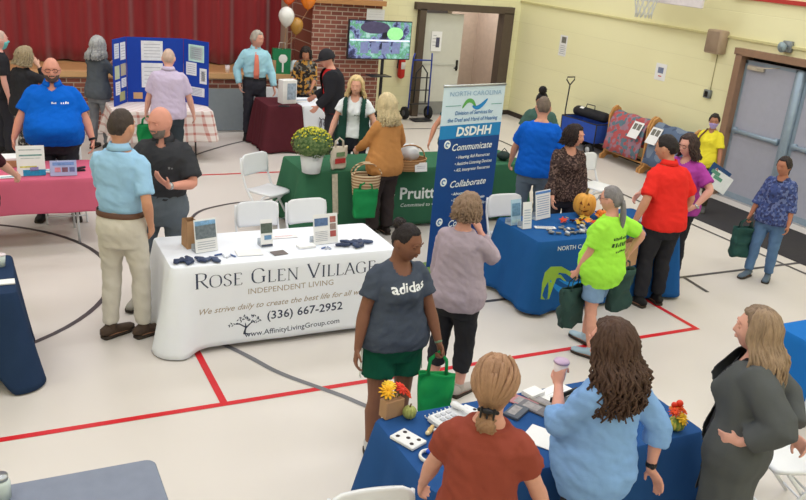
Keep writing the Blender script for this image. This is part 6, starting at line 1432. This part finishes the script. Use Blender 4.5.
t2 = empty('duffel_bag', (10.17, 12.31, .58), radians(-84), 'long black duffel bag lying on top of the blue wagon', 'bag'); b = MB(); b.capsule([(-.34, 0, .10), (.34, 0, .10)], [(.12, .095), (.12, .095)], 16); b.build('bag_body', M('duffel_black', (38, 38, 44), rough=.8, bump=.6, bs=10), t2); b = MB(); b.tube([(-.12, -.05, .18), (-.10, -.04, .27), (.10, -.04, .27), (.12, -.05, .18)], .009, 6); b.build('handle', bk, t2); b = MB(); b.box((-.20, -.06, .185), (.09, .05, .008), rot=Matrix.Rotation(.5, 3, 'X')); b.build('luggage_tag', paper, t2, False)
# --- quilt racks
quilt1 = pat('quilt_red_teal', (180, 92, 96), (100, 122, 136), (158, 124, 140), 17); quilt2 = pat('quilt_blue', (96, 112, 140), (122, 136, 158), (80, 92, 120), 7); wd = M('rack_wood', (204, 150, 92), rough=.45, var=.1, vs=4)
def rack(yc, ln, label, qm, ql, pl):
    t = empty('quilt_rack', (10.24, yc, 0), 0, label, 'rack')
    for s_ in (-1, 1):
        b = MB(); prof = [(x_ * .82, z_) for x_, z_ in [(-.26, .0), (-.26, .07), (-.17, .12), (-.15, .55), (-.17, .78), (-.10, .92), (0, .97), (.10, .92), (.17, .78), (.15, .55), (.17, .12), (.26, .07), (.26, 0), (.16, 0), (.08, .06), (-.08, .06), (-.16, 0)]]
        y = s_ * ln / 2; b.rings([[V((p[0], y + dy, p[1])) for p in prof] for dy in (-.02, .02)]); sd = b.build('side_panel', wd, t, False)
        b = MB(); b.rings([[V((.045 * x, y + dy, .74 + .05 * z_)) for x, z_ in ((0, -1.1), (1, .1), (.8, .8), (.3, .9), (0, .45), (-.3, .9), (-.8, .8), (-1, .1))] for dy in (-.024, .024)]); b.build('heart_shade_inset', M('heart_shade', (96, 62, 40)), sd, False)  # solid heart, its dark colour painting the shade of an opening
    for x, z_ in ((0, .86), (-.13, .16), (.13, .16)): b = MB(); b.tube([(x, -ln / 2, z_), (x, ln / 2, z_)], .016, 8); b.build('rail', wd, t)
    q = empty('draped_quilt', (10.24, yc, 0), 0, ql, 'quilt'); b = MB(); rr = []; m_ = 30
    prof = [(-.23, .20), (-.20, .35), (-.17, .52), (-.15, .70), (-.08, .85), (-.03, .885), (.0, .89), (.03, .885), (.08, .82), (.13, .6), (.15, .35)]
    for (x, z_) in prof: rr.append([V((x - .012 * sin(j * .9) * (1 - z_), lerp(-ln / 2 + .05, ln / 2 - .05, j / m_), z_ + .01 * sin(j * .5))) for j in range(m_ + 1)])
    b.rings(rr, closed=False, cap=False); o = b.build('quilt_cloth', qm, q); m = o.modifiers.new('t', 'SOLIDIFY'); m.thickness = .02; m.offset = 1
    s = empty('rack_notice', (10.09, yc + pl, .66), 0, 'white notice sheet with grey pictures lying on the ' + ('multicoloured' if qm == quilt1 else 'blue') + ' quilt', 'notice'); b = MB(); R_ = Matrix.Rotation(radians(-62), 4, 'Y') ; b.box((0, 0, 0), (.30, .24, .004)); b.xf(Matrix.Translation((-.045, 0, .03)) @ R_); b.build('paper', paper, s, False)
    b = MB()
    for q_ in (-.05, .05): b.box((.06, q_, .003), (.11, .08, .002))
    b.xf(Matrix.Translation((-.045, 0, .03)) @ R_); 
    bq = b.build('print', M('print_120_118_112', (120, 118, 112), var=.25, vs=40), s, False)
rack(11.22, 1.0, 'wooden heart-cut quilt rack nearest the blue wagon', quilt1, 'multicoloured patchwork quilt draped over the rack nearest the wagon', -.28)
rack(10.18, .96, 'wooden heart-cut quilt rack nearest the grey double doors', quilt2, 'blue grey quilt draped over the rack nearest the double doors', .30)
# --- foreground table
x_, y_, z_ = up(391, 415); t = empty('flower_bag', (x_, y_, z_), .2, 'little paper bag of yellow and red flowers at the left of the foreground table', 'flowers')
b = MB(); b.box((0, 0, .055), (.13, .07, .11), bev=.004); b.build('bag_body', bm_, t, 30)
b = MB()
for k in range(7): b.tube([(-.04 + .014 * k, 0, .10), (-.08 + .028 * k, .01 * (-1) ** k, .17)], .003, 5)
b.build('stems', M('stem_green', (90, 120, 60)), t)
flower(t, (-.05, -.01, .175), .055, (246, 176, 40), tilt=(.5, -.2)); flower(t, (-.015, .02, .19), .045, (250, 196, 60), tilt=(.2, 0)); flower(t, (.05, -.005, .165), .048, (220, 60, 44), tilt=(.5, .3), cc=(120, 30, 20)); flower(t, (.10, .0, .12), .045, (226, 76, 40), tilt=(.4, .7), cc=(120, 30, 20)); flower(t, (.02, .03, .17), .04, (190, 70, 60), tilt=(.2, .2), cc=(90, 40, 30))
gourd(up(409, 418), .042, 'small green striped gourd beside the flower bag', (158, 164, 96), 'gourd', .95, 10)
def card(px, py, rz, label, pips, w=.12, d=.17):
    x, y, z = up(px, py); t = empty('playing_card', (x, y, z), radians(rz), label, 'card'); b = MB(); b.box((0, 0, .010), (w, d, .02), bev=.004); b.build('block', M('card_white', (228, 230, 234), rough=.4, var=.01), t, 40)
    for (cx, cy) in pips:
        b = MB(); b.tube([(cx * w, cy * d, .019), (cx * w, cy * d, .0215)], .012, 12); b.build('button', M('pip_dark', (60, 52, 56)), t)
card(408, 441, 22, 'large white card with five dark dots near the left of the foreground table', [(-.25, .3), (.25, .3), (0, 0), (-.25, -.3), (.25, -.3)])
# big-button phone
x, y, z = up(453, 425); t = empty('telephone', (x, y, z), radians(14), 'white big-button corded telephone left of the rust tee', 'telephone'); wh = M('phone_white', (224, 226, 232), rough=.35, var=.01)
b = MB(); b.box((0, 0, .022), (.22, .22, .044), bev=.012); b.build('base', wh, t, 40)
for i in range(4):
    for j in range(3): b = MB(); b.box((-.065 + .042 * j, .065 - .042 * i, .047), (.030, .028, .010), bev=.003); b.build('key', M('key_grey', (196, 198, 208)), t)
b = MB(); b.capsule([(.085, -.09, .065), (.085, 0, .075), (.085, .09, .065)], [(.026, .020), (.018, .012), (.026, .020)], 12); b.build('handset', wh, t)
b = MB(); b.tube([(.06 + .012 * sin(k * .9), .115 + .02 * sin(k * .12), .012 + .008 * cos(k * .9)) if False else (-.10 + k * .0045, .13 + .012 * sin(k * .9), .014 + .010 * cos(k * .9)) for k in range(44)], .0035, 5); b.build('cord', wh, t)
card(470, 412, 30, 'small white card block behind the telephone', [(-.2, .2), (.2, -.2)], .07, .11)
t = empty('figurine', up(428, 435), .4, 'little tan figurine beside the telephone', 'figurine'); b = MB(); b.capsule([(0, 0, .014), (.035, .012, .016)], [.014, .016], 10); b.capsule([(.035, .012, .016), (.06, .02, .02)], [.011, .012], 10); b.build('figure_body', M('figure_tan', (206, 176, 120), rough=.5), t); b = MB(); b.ball((-.012, -.004, .02), .013, 10, 7); b.build('figure_head', M('figure_cream', (230, 212, 170)), t)
clutter(438, 431, 4, .07, .06, 0, 'tiny silver trinket between the figurine and the telephone', 'silver trinkets by the telephone', [(150, 152, 160), (206, 208, 214)], (.03, .02, .014), 'trinket', 'trinket', 4)
t = empty('tape_ring', up(430, 458), 0, 'white and blue ring beside the rust tee shoulder', 'ring'); b = MB(); b.tube([(.055 * cos(a), .055 * sin(a), .012) for a in [2 * pi * i / 24 for i in range(25)]], [(.008, .012)] * 25, 8, up=(0, 0, 1)); b.build('band', M('white_trim', (0, 0, 0)), t); b = MB(); b.ball((.02, .03, .02), (.03, .02, .018), 12, 8); b.build('blue_cap', M('cap_blue', (30, 80, 200), rough=.4), t)
for i, (px, py, rz, w_, d_, c, lab) in enumerate(((524, 403, 30, .11, .16, (176, 120, 128), 'pink magazine nearest the head of the rust tee'), (535, 409, 26, .10, .20, (110, 108, 116), 'grey magazine fanned right of the pink one'), (545, 404, 24, .07, .20, (146, 140, 136), 'beige magazine fanned beside the grey one'), (516, 413, 30, .16, .10, (84, 90, 104), 'dark magazine tucked at the front of the fanned magazines'))): flat(px, py, w_, d_, rz, lab, 'magazine', c, .008 + .003 * i, cols=[('cover_print', 0, .1, .7, .5, (150, 146, 150))], name='magazine')
flat(533, 395, .12, .09, 14, 'small white box of cards behind the magazines', 'card', th=.03)
flat(560, 395, .26, .21, 18, 'large white printed sheet at the back of the foreground table', 'leaflet', cols=[('text_line', -.1, -.2, .3, .04, (90, 90, 100)), ('text_line', .0, .1, .6, .02, (200, 202, 210)), ('text_line', .0, .2, .6, .02, (200, 202, 210))])
flat(548, 440, .20, .27, 34, 'white sheet lying right of the rust tee', 'leaflet', th=.006)
t = empty('black_case', up(572, 417), radians(14), 'black open case in front of the large white sheet', 'box'); b = MB(); b.box((0, 0, .05), (.24, .16, .10), bev=.008); b.build('case_body', M('case_black', (42, 44, 50), rough=.5), t, 40); b = MB(); b.box((0, 0, .102), (.20, .12, .004)); b.build('lining', M('case_lining', (78, 84, 92)), t, False); b = MB(); b.box((0, .085, .11), (.24, .01, .03)); b.build('lid_edge', M('case_black', (0, 0, 0)), t, False)
# autumn arrangement, right end
x_, y_, z_ = up(675, 430); t = empty('autumn_arrangement', (x_, y_, z_), .3, 'small green gourd crowned with orange and yellow flowers at the table corner', 'flowers')
b = MB(); rr = []
for i in range(1, 12):
    th = pi * i / 12; rr.append([V((.052 * sin(th) * (1 - .1 * abs(cos(a * 5))) * cos(a), .052 * sin(th) * (1 - .1 * abs(cos(a * 5))) * sin(a), .045 - .045 * cos(th))) for a in [2 * pi * j / 40 for j in range(40)]])
b.rings(rr); b.build('gourd', M('gourd_green', (112, 142, 66), col2=(206, 190, 80), rough=.5, vs=14, stretch=(3, 3, .3)), t)
flower(t, (-.01, -.03, .10), .050, (252, 190, 46), tilt=(.7, 0)); flower(t, (.03, 0, .125), .040, (234, 90, 36), tilt=(.3, .4), cc=(160, 40, 20)); flower(t, (-.035, .01, .13), .038, (226, 80, 40), tilt=(.2, -.4), cc=(160, 40, 20)); flower(t, (.0, .03, .13), .035, (240, 150, 50), tilt=(0, 0))
b = MB(); b.ball((.03, .02, .16), .022, 12, 8); b.ball((-.005, .035, .155), .018, 12, 8); b.build('berry', M('berry_red', (222, 60, 36), rough=.35), t)
b = MB(); leaf(b, (.06, .02, .12), .03, 0, .8); leaf(b, (-.06, .0, .13), .03, 1, .8); b.build('leaf', M('leaf_204_70_46', (204, 70, 46)), t)
# navy table, left edge: card and cup
flat(3, 283, .16, .09, 0, 'white card on the navy cloth at the left edge', 'card', th=.012); t = empty('clear_cup', up(1, 266), 0, 'pale cup on the navy cloth at the left edge', 'cup'); b = MB(); b.tube([(0, 0, 0), (0, 0, .09)], [.03, .038], 16); b.build('cup_body', M('bottle_clear', (0, 0, 0)), t); b = MB(); b.tube([(0, 0, .09), (0, 0, .096)], .040, 16); b.build('lid', M('cup_white', (0, 0, 0)), t)
x, y, z = up(0, 478, .745); t = empty('glass_jar', (x, y - .16, .746), 0, 'small glass jar at the left edge of the grey table', 'jar'); b = MB(); b.tube([(0, 0, 0), (0, 0, .08), (0, 0, .10)], [.045, .045, .035], 18); b.build('jar_body', M('bottle_clear', (0, 0, 0)), t); b = MB(); b.tube([(0, 0, .10), (0, 0, .12)], .037, 18); b.build('lid', M('lid_silver', (176, 180, 186), metal=.7, rough=.3), t)
